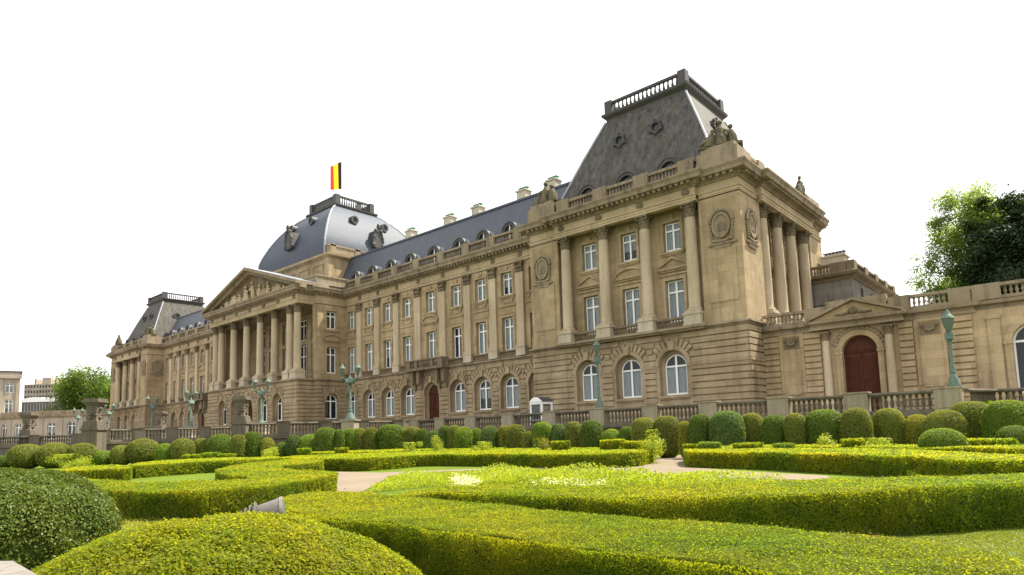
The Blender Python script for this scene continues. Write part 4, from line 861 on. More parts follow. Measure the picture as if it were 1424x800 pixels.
def urn(u, d, zb, zt, w, label):
    w *= .7; p = at_d(u, 600, d); t = thing('stone_urn', (p[0], p[1], 0), label, 'urn', 'stone urns on the garden wall'); H = zt-zb; a = .72
    b = MB(); b.box(-w*.62, w*.62, -w*.62, w*.62, 0 if zb > 3 else zb-1.5, zb-.15); b.box(-w*.72, w*.72, -w*.72, w*.72, zb-.15, zb+.05); b.box(-w*.25, w*.25, -w*.64, -w*.6, zb-1.5, zb-.5); link('pier', b.mesh('pier', M['grey']), t, (p[0], p[1], 0), a)
    b = MB(); b.box(-w*.62, w*.62, -w*.62, w*.62, zb+.052, zb+H*.12); b.box(-w*.55, w*.55, -w*.55, w*.55, zb+H*.12, zb+H*.24)
    b.lathe(0, 0, [(w*.66, zb+H*.24), (w*.5, zb+H*.34), (w*.46, zb+H*.4), (w*.56, zb+H*.56), (w*.66, zb+H*.8)], 4, math.pi/4)
    for i in range(14): b.ball((w*.46*math.cos(i*.9), w*.46*math.sin(i*.9), zb+H*(.36+.1*(i % 4))), w*.14, 7, 5)
    link('bowl', b.mesh('bowl', M['grey'], True), t, (p[0], p[1], 0), a)
    b = MB(); b.box(-w*.56, w*.56, -w*.56, w*.56, zb+H*.8, zb+H*.87); b.box(-w*.68, w*.68, -w*.68, w*.68, zb+H*.87, zb+H*.93); b.box(-w*.6, w*.6, -w*.6, w*.6, zb+H*.93, zb+H); link('cap', b.mesh('cap', M['grey']), t, (p[0], p[1], 0), a)
urn(336, 58.5, 3.5, 5.85, 1.45, 'carved stone urn with flat cap on the wall nearest the portico')
urn(131, 63.5, 3.5, 6.45, 1.75, 'tall carved stone urn with flat cap at the end of the curved wall')
urn(40, 85, 3.5, 6.5, 1.75, 'weathered stone urn left of the tall one, before the low arcade')
urn(222, 82, 3.6, 6.0, 1.5, 'distant stone urn in front of the far pavilion')

# ---------------------------------------------------------------- lamps
def lantern(b_cap, b_glass, x, y, z, s=1.):
    b_glass.lathe(x, y, [(.07*s, z-.18*s), (.13*s, z), (.26*s, z+.38*s), (.27*s, z+.62*s)], 8); b_cap.lathe(x, y, [(.32*s, z+.62*s), (.28*s, z+.72*s), (.16*s, z+.84*s), (.13*s, z+.88*s), (.1*s, z+1.0*s), (.03*s, z+1.12*s)], 10)
def post(b, z0, H, r=.1):
    b.lathe(0, 0, [(r*4.3, z0), (r*4.3, z0+.1), (r*3.6, z0+.22), (r*3.2, z0+.42), (r*2.1, z0+.6), (r*1.5, z0+.72), (r*1.9, z0+.8), (r*1.4, z0+.9), (r*1.5, z0+1.15), (r*1.15, z0+1.2), (r, z0+H*.8), (r*1.5, z0+H*.81), (r*1.5, z0+H*.84), (r*.9, z0+H*.86), (r*.9, z0+H)], 12)
def single_lamp(x, y, z0, H, label):
    t = thing('street_lamp', (x, y, z0), label, 'lamp', 'verdigris lamps along the palace'); b = MB(); post(b, 0, H-1.1, .08); b.box(-.2, .2, -.2, .2, (H-1.1)*.84, (H-1.1)*.96); link('post', b.mesh('post', M['verd'], True), t, (x, y, z0))
    c, g = MB(), MB(); lantern(c, g, 0, 0, H-1.08, 1.05); o = link('lantern', c.mesh('lantern', M['verd'], True), t, (x, y, z0)); sub('lantern_glass', g.mesh('lantern_glass', M['lampglass'], True), o)
single_lamp(57.6, -13, 3.55, 4.2, 'single verdigris lamp on the balustrade right of the gallery door')
single_lamp(34.3, -13, 3.55, 5.35, 'single verdigris lamp in front of the near pavilion')
def double_mesh(H, z0):
    b = MB(); post(b, z0, H-z0-1.3, .11)
    for s in (-1, 1):
        b.tube([(0, 0, H-1.75), (s*.35, 0, H-1.85), (s*.75, 0, H-1.5), (s*.78, 0, H-1.2)], [.1, .09, .08, .08], 7); b.ball((s*.4, 0, H-1.62), .15, 8, 6)
    b.lathe(0, 0, [(.42, H-1.95), (.5, H-1.85), (.3, H-1.6), (.1, H-1.3), (.03, H-1.05)], 10)
    p = MB(); p.box(-.62, .62, -.62, .62, 0, z0-.12); p.box(-.75, .75, -.75, .75, z0-.12, z0)
    c, g = MB(), MB(); lantern(c, g, 0, 0, H-1.12, 1.0)
    return p.mesh('pedestal', M['pedg']), b.mesh('post', M['verd'], True), c.mesh('lantern', M['verd'], True), g.mesh('lantern_glass', M['lampglass'], True)
DM = double_mesh(6.8, 1.45)
for (x, lab) in ((10.95, 'twin lantern verdigris lamp standing before the right wing beside the portico'), (-6.1, 'twin lantern verdigris lamp in front of the portico columns'), (-24.8, 'twin lantern verdigris lamp left of the portico, before the left wing'), (-38.1, 'smaller looking twin lamp before the far pavilion side'), (-56.6, 'faint twin lantern lamp before the edge of the far pavilion'), (-73, 'faintest twin lantern lamp beside the tall urn, far left')):
    az_ = .55 if x > -20 else 2.0; t = thing('street_lamp', (x, -20, TZ), lab, 'lamp', 'verdigris lamps along the palace')
    for nm, me in zip(('pedestal', 'post'), DM): o = link(nm, me, t, (x, -20, TZ), az_)
    for sg in (-1, 1): o = link('lantern', DM[2], t, (x+sg*.78*math.cos(az_), -20+sg*.78*math.sin(az_), TZ), az_); sub('lantern_glass', DM[3], o)

# ---------------------------------------------------------------- sentry box, guard, flag
sx_, sy_ = 23.6, -7.0
sb = thing('sentry_box', (sx_, sy_, TZ), 'white framed glazed sentry box with curved gable by the near pavilion', 'sentry box')
b = MB()
for x in (-1.15, 1.15):
    for y in (-.9, .9): b.box(x-.13, x+.13, y-.13, y+.13, .32, 2.85)
b.box(-1.3, 1.3, -1.05, 1.05, 2.85, 3.1); b.box(-1.02, 1.02, -.95, -.85, 1.0, 1.1); b.box(1.1, 1.2, -.77, .77, 1.0, 1.1); link('frame', b.mesh('frame', M['white']), sb, (sx_, sy_, TZ), R(-8))
b = MB(); b.box(-1.4, 1.4, -1.15, 1.15, 0, .32); link('base', b.mesh('base', M['grey']), sb, (sx_, sy_, TZ), R(-8))
b = MB(); b.box(-1.02, 1.02, -.91, -.89, .33, 2.84); b.box(1.14, 1.16, -.76, .76, .33, 2.84); b.box(-1.16, -1.14, -.76, .76, .33, 2.84); link('pane', b.mesh('pane', M['glass']), sb, (sx_, sy_, TZ), R(-8))
b = MB(); A = [(-1.35, 3.1)]+[(-1.35+2.7*i/10, 3.1+.55*math.sin(math.pi*i/10)) for i in range(1, 10)]+[(1.35, 3.1)]; b.prism(A, -1.15, -.95); r_ = link('gable', b.mesh('gable', M['white']), sb, (sx_, sy_, TZ), R(-8))
b = MB(); b.prism([(x*1.06, z+.05) for x, z in A], -.94, 1.2); link('roof', b.mesh('roof', M['lead']), sb, (sx_, sy_, TZ), R(-8))
sb.scale = (.66, .7, .84)
def person(x, y, z, rz):
    pts = [((0, 0, .95), .15), ((0, 0, 1.15), .145), ((0, .0, 1.38), .17), ((0, -.01, 1.5), .075), ((0, -.02, 1.56), .06), ((0, -.03, 1.66), .095), ((0, -.02, 1.75), .085),
           ((.1, 0, .88), .095), ((.11, -.02, .5), .065), ((.11, 0, .08), .05), ((.12, -.14, .03), .04), ((-.1, 0, .88), .095), ((-.11, -.02, .5), .065), ((-.11, 0, .08), .05), ((-.12, -.14, .03), .04),
           ((.19, 0, 1.4), .07), ((.27, -.02, 1.14), .05), ((.2, -.22, 1.05), .035), ((.12, -.3, 1.08), .032), ((-.19, 0, 1.4), .07), ((-.27, 0, 1.13), .05), ((-.28, -.08, .88), .035), ((-.28, -.1, .78), .032)]
    ed = [(0, 1), (1, 2), (2, 3), (3, 4), (4, 5), (5, 6), (0, 7), (7, 8), (8, 9), (9, 10), (0, 11), (11, 12), (12, 13), (13, 14), (2, 15), (15, 16), (16, 17), (17, 18), (2, 19), (19, 20), (20, 21), (21, 22)]
    me = bpy.data.meshes.new('person'); me.from_pydata([p for p, r in pts], ed, []); me.materials.append(plain('dark blue uniform cloth', (.03, .03, .045), .8))
    o = bpy.data.objects.new('person', me); S.collection.objects.link(o); o.location = (x, y, z); o.rotation_euler = (0, 0, rz)
    m = o.modifiers.new('skin', 'SKIN'); sv = me.skin_vertices[0].data
    for i, (p, r) in enumerate(pts): sv[i].radius = (r, r*.8)
    sv[0].use_root = True; o.modifiers.new('smooth', 'SUBSURF').levels = 1
    b = MB(); b.ball((0, -.05, 1.66), (.088, .1, .115), 12, 9); b.ball((0, -.15, 1.65), (.018, .03, .025), 6, 5)
    for s in (-1, 1): b.ball((s*.09, -.03, 1.66), (.015, .025, .035), 6, 5); b.ball((s*.035, -.142, 1.685), (.013, .01, .009), 6, 4)
    sub('face', b.mesh('face', plain('skin', (.45, .28, .2), .6), True), o)
    b = MB(); b.lathe(0, -.03, [(.112, 1.71), (.118, 1.8), (.105, 1.86), (.02, 1.875)], 14); b.box(-.08, .08, -.24, -.1, 1.715, 1.73); sub('cap', b.mesh('cap', M['black'], True), o)
    b = MB(); b.tube([(-.17, -.1, 1.46), (-.02, -.18, 1.25), (.15, -.14, 1.02)], .03, 6); b.tube([(.16, -.11, 1.46), (.12, -.17, 1.3)], .035, 6); sub('white_strap', b.mesh('white_strap', M['white']), o)
    return o
tag(person(24.3, -11.0, TZ, -.5), 'guard in dark uniform with white strap standing behind the balustrade left of the sentry box', 'person')
def cloth(name, c):
    n = N(name); n.fin(c, .8, .1); t = n.a('ShaderNodeBsdfTranslucent'); t.inputs[0].default_value = c+(1,); mx = n.a('ShaderNodeMixShader'); mx.inputs[0].default_value = .5
    n.l(n.b.outputs[0], mx.inputs[1]); n.l(t.outputs[0], mx.inputs[2]); n.l(mx.outputs[0], n.n['Material Output'].inputs[0]); return n.m
fl = thing('flag', (CX, 9.6, 42.05), 'black yellow and red striped flag flying above the dome', 'flag')
b = MB(); b.tube([(CX, 9.6, 42.05), (CX, 9.6, 53.6)], [.05, .03], 8); b.ball((CX, 9.6, 53.65), .09, 8, 6); link('flagpole', b.mesh('flagpole', plain('pale painted pole', (.8, .8, .8), .4)), fl)
for k, (nm, c) in enumerate((('black', (.03, .022, .03)), ('yellow', (.95, .72, .02)), ('red', (.85, .06, .04)))):
    b = MB(); nx, nz = 5, 10; vs = []
    for i in range(nx+1):
        e0, e1 = ((0, .27), (.27, .71), (.71, 1))[k]; t_ = e0+(e1-e0)*i/nx
        for j in range(nz+1): w_ = j/nz; vs.append((CX-.06-3.5*t_*(1+.03*w_), 9.6+.11*math.sin(t_*12+w_*.8), 46.9+5.2*w_-.9*t_*t_*(0)+.75*t_*(1-w_)))
    b.add(vs, [(i*(nz+1)+j, (i+1)*(nz+1)+j, (i+1)*(nz+1)+j+1, i*(nz+1)+j+1) for i in range(nx) for j in range(nz)]); o = link(nm+'_stripe', b.mesh('stripe', cloth(nm+' flag cloth', c), True), fl)

# ---------------------------------------------------------------- leaves
def leaves(P, Nn, size, jit=.9, aspect=.55):
    """one small pointed quad per point"""
    n = len(P); Nn = Nn+rng.normal(0, jit, (n, 3)); Nn /= np.linalg.norm(Nn, axis=1, keepdims=True)+1e-9
    t = rng.normal(0, 1, (n, 3)); t -= Nn*(t*Nn).sum(1, keepdims=True); t /= np.linalg.norm(t, axis=1, keepdims=True)+1e-9; bt = np.cross(Nn, t)
    s = (size*rng.uniform(.7, 1.3, n))[:, None]
    V = np.stack([P-t*s*.5, P+bt*s*aspect*.5+t*s*.05, P+t*s*.5, P-bt*s*aspect*.5+t*s*.05], 1).reshape(-1, 3)
    return V
def leaf_mesh(name, V, mats, core=None):
    nq = len(V)//4; cv = np.array(core.v, float).reshape(-1, 3) if core else np.zeros((0, 3)); cf = core.f if core else []
    me = bpy.data.meshes.new(name); me.vertices.add(len(V)+len(cv)); me.vertices.foreach_set('co', np.concatenate([V, cv]).astype(np.float32).ravel())
    idx = list(range(nq*4)); tot = [4]*nq; st = list(range(0, nq*4, 4)); o = len(V); L = nq*4; mi = [0]*nq
    for f in cf: st.append(L); tot.append(len(f)); idx += [i+o for i in f]; L += len(f); mi.append(1)
    me.loops.add(L); me.loops.foreach_set('vertex_index', idx); me.polygons.add(len(tot)); me.polygons.foreach_set('loop_start', st)
    for m in mats: me.materials.append(m)
    me.polygons.foreach_set('material_index', mi); me.update(calc_edges=True); me.validate(); return me
KL = .0028
def lod(P, k=KL, lo=.019, hi=.14): return np.clip(np.linalg.norm(P-CAM, axis=1)*k, lo, hi)
def inpoly(x, y, poly):
    r = np.zeros(len(x), bool); n = len(poly)
    for i in range(n):
        (xa, ya), (xb, yb) = poly[i], poly[(i+1) % n]
        c = ((ya > y) != (yb > y)) & (x < (xb-xa)*(y-ya)/(yb-ya+1e-12)+xa); r ^= c
    return r
def chaikin(p, it=2):
    for _ in range(it):
        q = []
        for i in range(len(p)):
            a, c = np.array(p[i]), np.array(p[(i+1) % len(p)]); q += [tuple(a*.75+c*.25), tuple(a*.25+c*.75)]
        p = q
    return p
def wob(x, y): return .5*(.022*np.sin(x*1.7+y*.9)+.018*np.sin(x*.6-y*2.3+1)+.012*np.sin(x*4.1+y*3.3))
def clump(P, f=7.):
    x, y, z = P[:, 0]*f, P[:, 1]*f, P[:, 2]*f
    return (np.sin(x+1.7*np.sin(y*.7+z))*np.sin(y*1.1+1.3*np.sin(z*.8+x*.6))+np.sin(z*1.2+1.5*np.sin(x*.9-y*.5))*.6)/1.3
def hedge(name, poly, h, label, mat='box', cover=1.5, smooth=1, group='clipped box hedges of the parterre', z0=0.):
    poly = chaikin([tuple(map(float, p[:2])) for p in poly], smooth); P2 = np.array(poly); ar = 0.5*np.sum(P2[:, 0]*np.roll(P2[:, 1], -1)-np.roll(P2[:, 0], -1)*P2[:, 1])
    if ar < 0: poly = poly[::-1]; P2 = P2[::-1]
    lo, hi = P2.min(0), P2.max(0); dmin = max(1.5, np.min(np.linalg.norm(P2-CAM[:2], axis=1))*.9); smin = float(np.clip(dmin*KL, .019, .14))
    # points thin out with the square of the distance, as the leaves grow in step with it
    rel = P2-CAM[:2]; dist_ = np.linalg.norm(rel, axis=1); th = np.arctan2(rel@np.array([math.cos(YAW), math.sin(YAW)]), rel@np.array([-math.sin(YAW), math.cos(YAW)]))
    r0, r1, t0, t1 = max(1.2, dist_.min()*.8), dist_.max()*1.02, th.min()-.02, th.max()+.02; n = int(min(2600000, cover*1.15*(t1-t0)*math.log(r1/r0)/(KL*KL*.275)))
    tt = rng.uniform(t0, t1, n); rr_ = np.exp(rng.uniform(math.log(r0), math.log(r1), n)); X = CAM[0]+rr_*(np.sin(tt)*math.cos(YAW)-np.cos(tt)*math.sin(YAW)); Y = CAM[1]+rr_*(np.sin(tt)*math.sin(YAW)+np.cos(tt)*math.cos(YAW))
    bb = (X > lo[0]) & (X < hi[0]) & (Y > lo[1]) & (Y < hi[1]); X, Y = X[bb], Y[bb]
    T = np.stack([X, Y, np.full(len(X), h)], 1); s = lod(T); k = (rng.random(len(X)) < (np.linalg.norm(T-CAM, axis=1)*KL/s)**2) & inpoly(X, Y, poly); T, s = T[k], s[k]
    T[:, 2] += wob(T[:, 0], T[:, 1])+rng.normal(0, .009, len(T)); NT = np.tile([0, 0, 1.], (len(T), 1))
    E = np.roll(P2, -1, 0)-P2; L = np.linalg.norm(E, axis=1); m = int(min(500000, L.sum()*h*cover*1.25/(smin*smin*.275))); e = rng.choice(len(L), m, p=L/L.sum()); f = rng.random(m)
    B = P2[e]+E[e]*f[:, None]; nn = np.stack([E[e][:, 1], -E[e][:, 0]], 1)/L[e][:, None]; zz = rng.random(m)**.9*h
    inset = -.03+.04*(1-zz/h)+rng.normal(0, .016, m)+.02*np.sin(B[:, 0]*2.1+zz*3)
    D = np.concatenate([B-nn*inset[:, None], (zz+wob(B[:, 0], B[:, 1])*zz/h)[:, None]], 1); s2 = lod(D); k = rng.random(m) < (smin/s2)**2; D, s2, nn = D[k], s2[k], nn[k]
    ND = np.concatenate([nn, np.full((len(nn), 1), -.05)], 1)
    g = np.clip(3.5/np.linalg.norm(T-CAM, axis=1)*6, .35, 1); q = clump(T); T[:, 2] += .012*q*g+(rng.random(len(T)) < .025)*rng.uniform(.01, .05, len(T)); kt = rng.random(len(T)) > np.clip(-q-.35, 0, .3)*g; T, s, NT = T[kt], s[kt], NT[kt]
    q = clump(D); D[:, :2] += nn*(.03*q)[:, None]; gd = np.clip(9/np.linalg.norm(D-CAM, axis=1), .12, 1); kd = rng.random(len(D)) > np.clip(-q-.2, 0, .4)*gd; D, s2, ND = D[kd], s2[kd], ND[kd]
    V = np.concatenate([leaves(T, NT, s, .36), leaves(D, ND, s2, .45)]); V[:, 2] += z0
    core = MB(); q = len(poly); nrm = []
    for i in range(q):
        a = P2[i]-P2[i-1]; c = P2[(i+1) % q]-P2[i]; a = a/np.linalg.norm(a); c = c/np.linalg.norm(c); na = np.array([a[1], -a[0]]); nb = np.array([c[1], -c[0]]); nrm.append((na+nb)/max(.4, 1+na@nb))
    ins = P2-np.array(nrm)*.045
    core.add([(x, y, z0) for x, y in ins]+[(x, y, z0+h-.085) for x, y in ins], [tuple(range(q, 2*q))]+[(i, (i+1) % q, (i+1) % q+q, i+q) for i in range(q)])
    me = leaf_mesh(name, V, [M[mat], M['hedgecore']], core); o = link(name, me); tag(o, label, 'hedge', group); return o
def topiary_mesh(name, a, b_, h, ex, dist, mat, cover=1.7, taper=0., seed=0, jit=.5, rough=.02):
    """clipped bush: superellipsoid sitting on the ground"""
    r = np.random.default_rng(seed); s = float(np.clip(dist*.0026, .03, .14)); area = 2*math.pi*a*h*.95+math.pi*a*a; n = int(area*cover/(s*s*.275))
    th = r.uniform(0, 2*math.pi, n); cz = r.uniform(-.97, 1, n); rr_ = (1-np.abs(cz)**ex)**(1/ex); z = h*.5*(1+cz); w = 1-taper*(1-cz)*.5
    # more samples on the cap
    n2 = int(n*.45); th = np.concatenate([th, r.uniform(0, 2*math.pi, n2)]); q = np.sqrt(r.random(n2)); c2 = (1-q**ex)**(1/ex); rr_ = np.concatenate([rr_, q]); cz = np.concatenate([cz, c2]); z = h*.5*(1+cz); w = 1-taper*(1-cz)*.5
    lump = 1+.025*np.sin(3*th+z*2.2+seed)+.02*np.sin(5*th-z*3.1)+r.normal(0, rough, len(th))
    P = np.stack([a*rr_*w*np.cos(th)*lump, b_*rr_*w*np.sin(th)*lump, z*(.985+.015*lump)], 1)
    Nn = np.stack([np.cos(th)*rr_**(ex-1)/a, np.sin(th)*rr_**(ex-1)/b_, np.sign(cz)*np.abs(cz)**(ex-1)/(h/2)], 1); Nn /= np.linalg.norm(Nn, axis=1, keepdims=True)+1e-9
    if dist < 10: q = clump(P, 6.); P += Nn*(.03*q)[:, None]; kt = rng.random(len(P)) > np.clip(-q-.1, 0, .7); P, Nn = P[kt], Nn[kt]
    V = leaves(P, Nn, np.full(len(P), s), jit); core = MB(); m, k = 12, 20; vs = []
    for i in range(m+1):
        c = -.97+1.94*i/m; rad = (1-abs(c)**ex)**(1/ex)*.955
        for j in range(k): t = 2*math.pi*j/k; l_ = 1+.025*math.sin(3*t+h*.5*(1+c)*2.2+seed); ww = 1-taper*(1-c)*.5; vs.append((a*rad*ww*l_*math.cos(t), b_*rad*ww*l_*math.sin(t), h*.5*(1+c)*.975))
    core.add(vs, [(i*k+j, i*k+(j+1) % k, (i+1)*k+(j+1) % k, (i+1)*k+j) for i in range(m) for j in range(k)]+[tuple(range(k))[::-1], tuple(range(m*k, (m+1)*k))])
    return leaf_mesh(name, V, [M[mat], M['hedgecore']], core)

# --- parterre hedges; outlines are the top edges seen in the photo, dropped on the plane of the hedge tops
HT = .68
Z = lambda pts, z=HT: [at_z(u, v, z)[:2] for u, v in pts]
hedge('box_hedge', Z([(386, 700), (398, 709), (440, 719), (485, 723.5), (557, 731), (625, 741), (682, 746), (758, 752), (815, 763), (900, 772), (971, 778), (1052, 791), (1130, 812), (1220, 840), (1420, 870), (1500, 830), (1424, 779), (1340, 765), (1290, 756), (1205, 745.5), (1100, 738), (1010, 731), (930, 722), (840, 715), (740, 707), (640, 699), (570, 692), (520, 687), (470, 684), (410, 687)]), HT, 'broad sunlit box hedge nearest the camera, running right from the floodlight', cover=1.6)
hedge('box_hedge', Z([(532, 692), (560, 689), (606, 683.5), (663, 685), (739, 689), (815, 691), (900, 692.5), (951, 691), (1052, 689), (1112, 687), (1180, 683.5), (1253, 680.5), (1294, 678), (1345, 676), (1362, 673.5), (1424, 671.5), (1480, 668), (1480, 655), (1424, 658), (1300, 664), (1253, 665), (1132, 666), (1011, 670), (900, 675), (790, 676), (701, 676.5), (640, 675), (580, 680)]), HT, 'long box hedge with dark clipped side behind the front hedge and before the flowers')
hedge('box_hedge', Z([(951, 626.5), (960, 628.5), (990, 628.5), (1060, 629), (1113, 630.5), (1198, 632), (1262, 634), (1300, 637), (1328, 640.5), (1424, 641), (1480, 640), (1480, 634), (1424, 632.5), (1333, 628.5), (1273, 625.5), (1180, 624), (1092, 622.5), (1000, 622.5), (952, 623)]), HT, 'right far box hedge beyond the gravel, below the tall topiary')
hedge('box_hedge', Z([(380, 637), (400, 637), (449, 638), (506, 637.5), (549, 635), (591, 632), (650, 631.5), (700, 631.2), (777, 631.8), (850, 630.5), (884, 629), (900, 627), (909, 623.5), (905, 621.5), (884, 621), (780, 622.5), (650, 625.5), (560, 629), (493, 631), (420, 633.5)]), HT, 'middle far box hedge with rounded right end, left of the gravel gap')
hedge('box_hedge', Z([(128, 677), (174, 683.5), (225, 684), (281, 683), (323, 680), (365, 677), (400, 673), (434, 667), (455, 663), (466, 659), (466, 656), (440, 654.5), (415, 655), (397, 652.5), (388, 649.5), (412, 646.5), (440, 644), (449, 642), (446, 639.5), (425, 638.5), (398, 639), (368, 642), (335, 646), (310, 650.5), (300, 653.5), (306, 657), (330, 661.5), (352, 664), (330, 667), (290, 669.5), (240, 671), (190, 671), (150, 669), (110, 664)]), HT, 'hooked box hedge on the left with a notch and rounded ends')
hedge('box_hedge', Z([(80, 652.5), (113, 651.5), (150, 650), (181, 649), (183.5, 647), (165, 644.5), (120, 647), (84, 650)]), .6, 'short low box hedge at far left beside the rounded glossy bush')
hedge('box_hedge', Z([(185, 647.5), (200, 646.5), (250, 643.5), (300, 641), (344, 639.5), (390, 637.5), (386, 635), (345, 636.5), (280, 638), (225, 641), (190, 644)]), HT, 'dark sided box hedge running left behind the lawn')
hedge('box_hedge', Z([(405, 629.5), (500, 629), (640, 624.5), (800, 621), (870, 619.5), (870, 618), (800, 619), (640, 622), (500, 626), (405, 627.5)], .72), .72, 'thin low box strip behind the middle hedge')
hedge('box_hedge', Z([(985, 621.5), (1100, 621), (1240, 622), (1333, 623), (1424, 623.5), (1480, 623), (1480, 618), (1424, 619), (1273, 619), (1100, 618.5), (985, 619)], .72), .72, 'thin low box strip behind the right hedge')
# ground cover and flowers
def cover(name, poly, z0, z1, size, mat, n, label=None, blade=False):
    P2 = np.array([tuple(p[:2]) for p in poly]); lo, hi = P2.min(0), P2.max(0); X = rng.uniform(lo[0], hi[0], n*3); Y = rng.uniform(lo[1], hi[1], n*3); k = inpoly(X, Y, [tuple(p) for p in P2]); X, Y = X[k][:n], Y[k][:n]
    hgt = z0+(z1-z0)*rng.random(len(X))**1.0*(.65+.35*np.sin(X*1.3)*np.sin(Y*1.7+1)); P = np.stack([X, Y, hgt], 1)
    Nn = np.tile([0, 0, 1.], (len(P), 1)); V = leaves(P, Nn, np.full(len(P), size), .6 if not blade else 1.5)
    return structure(link(name, leaf_mesh(name, V, [M[mat]])), 'stuff')
bed = Z([(512, 682), (606, 673.5), (701, 675.5), (900, 674), (1011, 669), (1100, 666), (1010, 664.5), (930, 662), (850, 664), (700, 665), (615, 662), (560, 663), (536, 671)], .1)
cover('flower_bed_foliage', bed, .02, .42, .075, 'soft', 26000, blade=True)
bed2 = Z([(615, 660), (700, 652), (790, 652), (850, 656), (910, 661), (1000, 663), (1000, 668), (900, 670), (760, 668), (640, 668)], .3)
cover('bedding_plants', bed2, .05, .62, .085, 'soft', 16000, blade=True)
cover('white_flowers', Z([(622, 664), (640, 660), (672, 659), (660, 664), (640, 667)], .55), .3, .75, .06, 'flower', 420); cover('white_flowers', Z([(738, 667), (800, 664.5), (845, 662), (838, 666), (790, 669.5), (745, 670)], .5), .2, .62, .055, 'flower', 480)
cover('ground_cover', Z([(1262, 662), (1290, 655), (1330, 653.5), (1424, 654), (1490, 654), (1490, 664), (1424, 666), (1262, 664)], .1), .02, .5, .07, 'soft', 16000)
cover('bedding_plants', [at_z(u, v, .05)[:2] for u, v in ((168, 722), (190, 718), (235, 726), (330, 716), (325, 730), (240, 745), (160, 748))], .02, .2, .05, 'yellow', 4000)
# grass texture near the camera
cover('grass', [at_z(u, v, 0)[:2] for u, v in ((1190, 752), (1300, 745), (1424, 725), (1500, 720), (1560, 800), (1424, 800), (1330, 775))], .0, .02, .03, 'blade', 40000)

# --- mounds in the foreground
d0 = 6.6; p = at_d(-9, 777, d0)
me = topiary_mesh('glossy_bush', 1.1, 1.1, 1.46, 2.05, 6.0, 'glossy', 2.2, 0, 11, .8, .022)
o = link('clipped_bush', me, None, (p[0]+.0, p[1], 0)); tag(o, 'big rounded glossy dark green bush at the left edge of the foreground', 'bush')
def mound(label):
    # broad low cushion
    c = at_d(292, 760, 5.3)[:2]; a, b_, h = 1.98, 1.6, 1.0; n = 150000; r = np.sqrt(rng.random(n)); th = rng.uniform(0, 2*math.pi, n); z = h*(1-r**2.6)**.75
    ln = 1+.03*np.sin(3*th+1)+.02*np.sin(7*th); ca, sa = math.cos(YAW), math.sin(YAW); x, y = a*r*np.cos(th)*ln, b_*r*np.sin(th)*ln
    P = np.stack([c[0]+x*ca-y*sa, c[1]+x*sa+y*ca, z+.02*np.sin(x*5)*np.sin(y*4.3)+.03*np.sin(x*1.9+1)+rng.normal(0, .014, n)], 1)
    sl_ = np.clip(1.1*r**2.2, 0, 3); nx, ny = np.cos(th)*sl_, np.sin(th)*sl_; Nn = np.stack([nx*ca-ny*sa, nx*sa+ny*ca, np.ones(n)], 1)
    q = clump(P, 9.); P[:, 2] += .018*q; kt = rng.random(n) > np.clip(-q-.3, 0, .5); P, Nn = P[kt], Nn[kt]; V = leaves(P, Nn, np.full(len(P), .029), .55); core = MB(); k, m = 40, 12; vs = []
    for i in range(m+1):
        rr2 = i/m*.985
        for j in range(k): t = 2*math.pi*j/k; l_ = 1+.03*math.sin(3*t+1); xx, yy = a*rr2*math.cos(t)*l_, b_*rr2*math.sin(t)*l_; vs.append((c[0]+xx*ca-yy*sa, c[1]+xx*sa+yy*ca, h*(1-rr2**2.6)**.75-.05))
    core.add(vs, [(i*k+j, (i+1)*k+j, (i+1)*k+(j+1) % k, i*k+(j+1) % k) for i in range(m) for j in range(k)])
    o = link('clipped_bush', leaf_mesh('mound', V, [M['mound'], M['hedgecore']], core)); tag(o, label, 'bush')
mound('broad low yellow green clipped cushion bush at the bottom of the foreground')
# --- floodlight behind it
p = at_d(366, 719, 6.9); fd = thing('floodlight', (p[0], p[1], 0), 'grey cylindrical garden floodlight on a post between the cushion bush and hedges', 'floodlight')
ax = Vector(RT[:])*.93+Vector(FW[:])*.25+Vector((0, 0, .12)); ax.normalize(); c = Vector(p)
b = MB(); b.tube([c-ax*.3, c-ax*.27, c-ax*.2, c-ax*.12, c+ax*.14, c+ax*.18, c+ax*.2], [.03, .05, .055, .115, .165, .175, .175], 24); link('housing', b.mesh('housing', M['spot'], True), fd)
b = MB()
for q in (-.22, -.17, -.12, -.07): b.tube([c+ax*q, c+ax*(q+.014)], [.06+.08*(q+.24)/.17+.03, .06+.08*(q+.24)/.17+.034], 20)
link('cooling_fins', b.mesh('cooling_fins', M['spot'], True), fd)
b = MB(); b.tube([c+ax*.185, c+ax*.215], [.182, .182], 24); link('rim', b.mesh('rim', M['slab'], True), fd)
b = MB(); b.tube([c+ax*.216, c+ax*.22], [.155, .15], 20); link('lens', b.mesh('lens', M['lampglass'], True), fd)
b = MB(); b.tube([(c.x, c.y, 0), (c.x, c.y, c.z-.1)], .035, 10); b.box(c.x-.03, c.x+.03, c.y-.16, c.y+.16, c.z-.2, c.z-.1); link('post', b.mesh('post', M['spot'], True), fd)
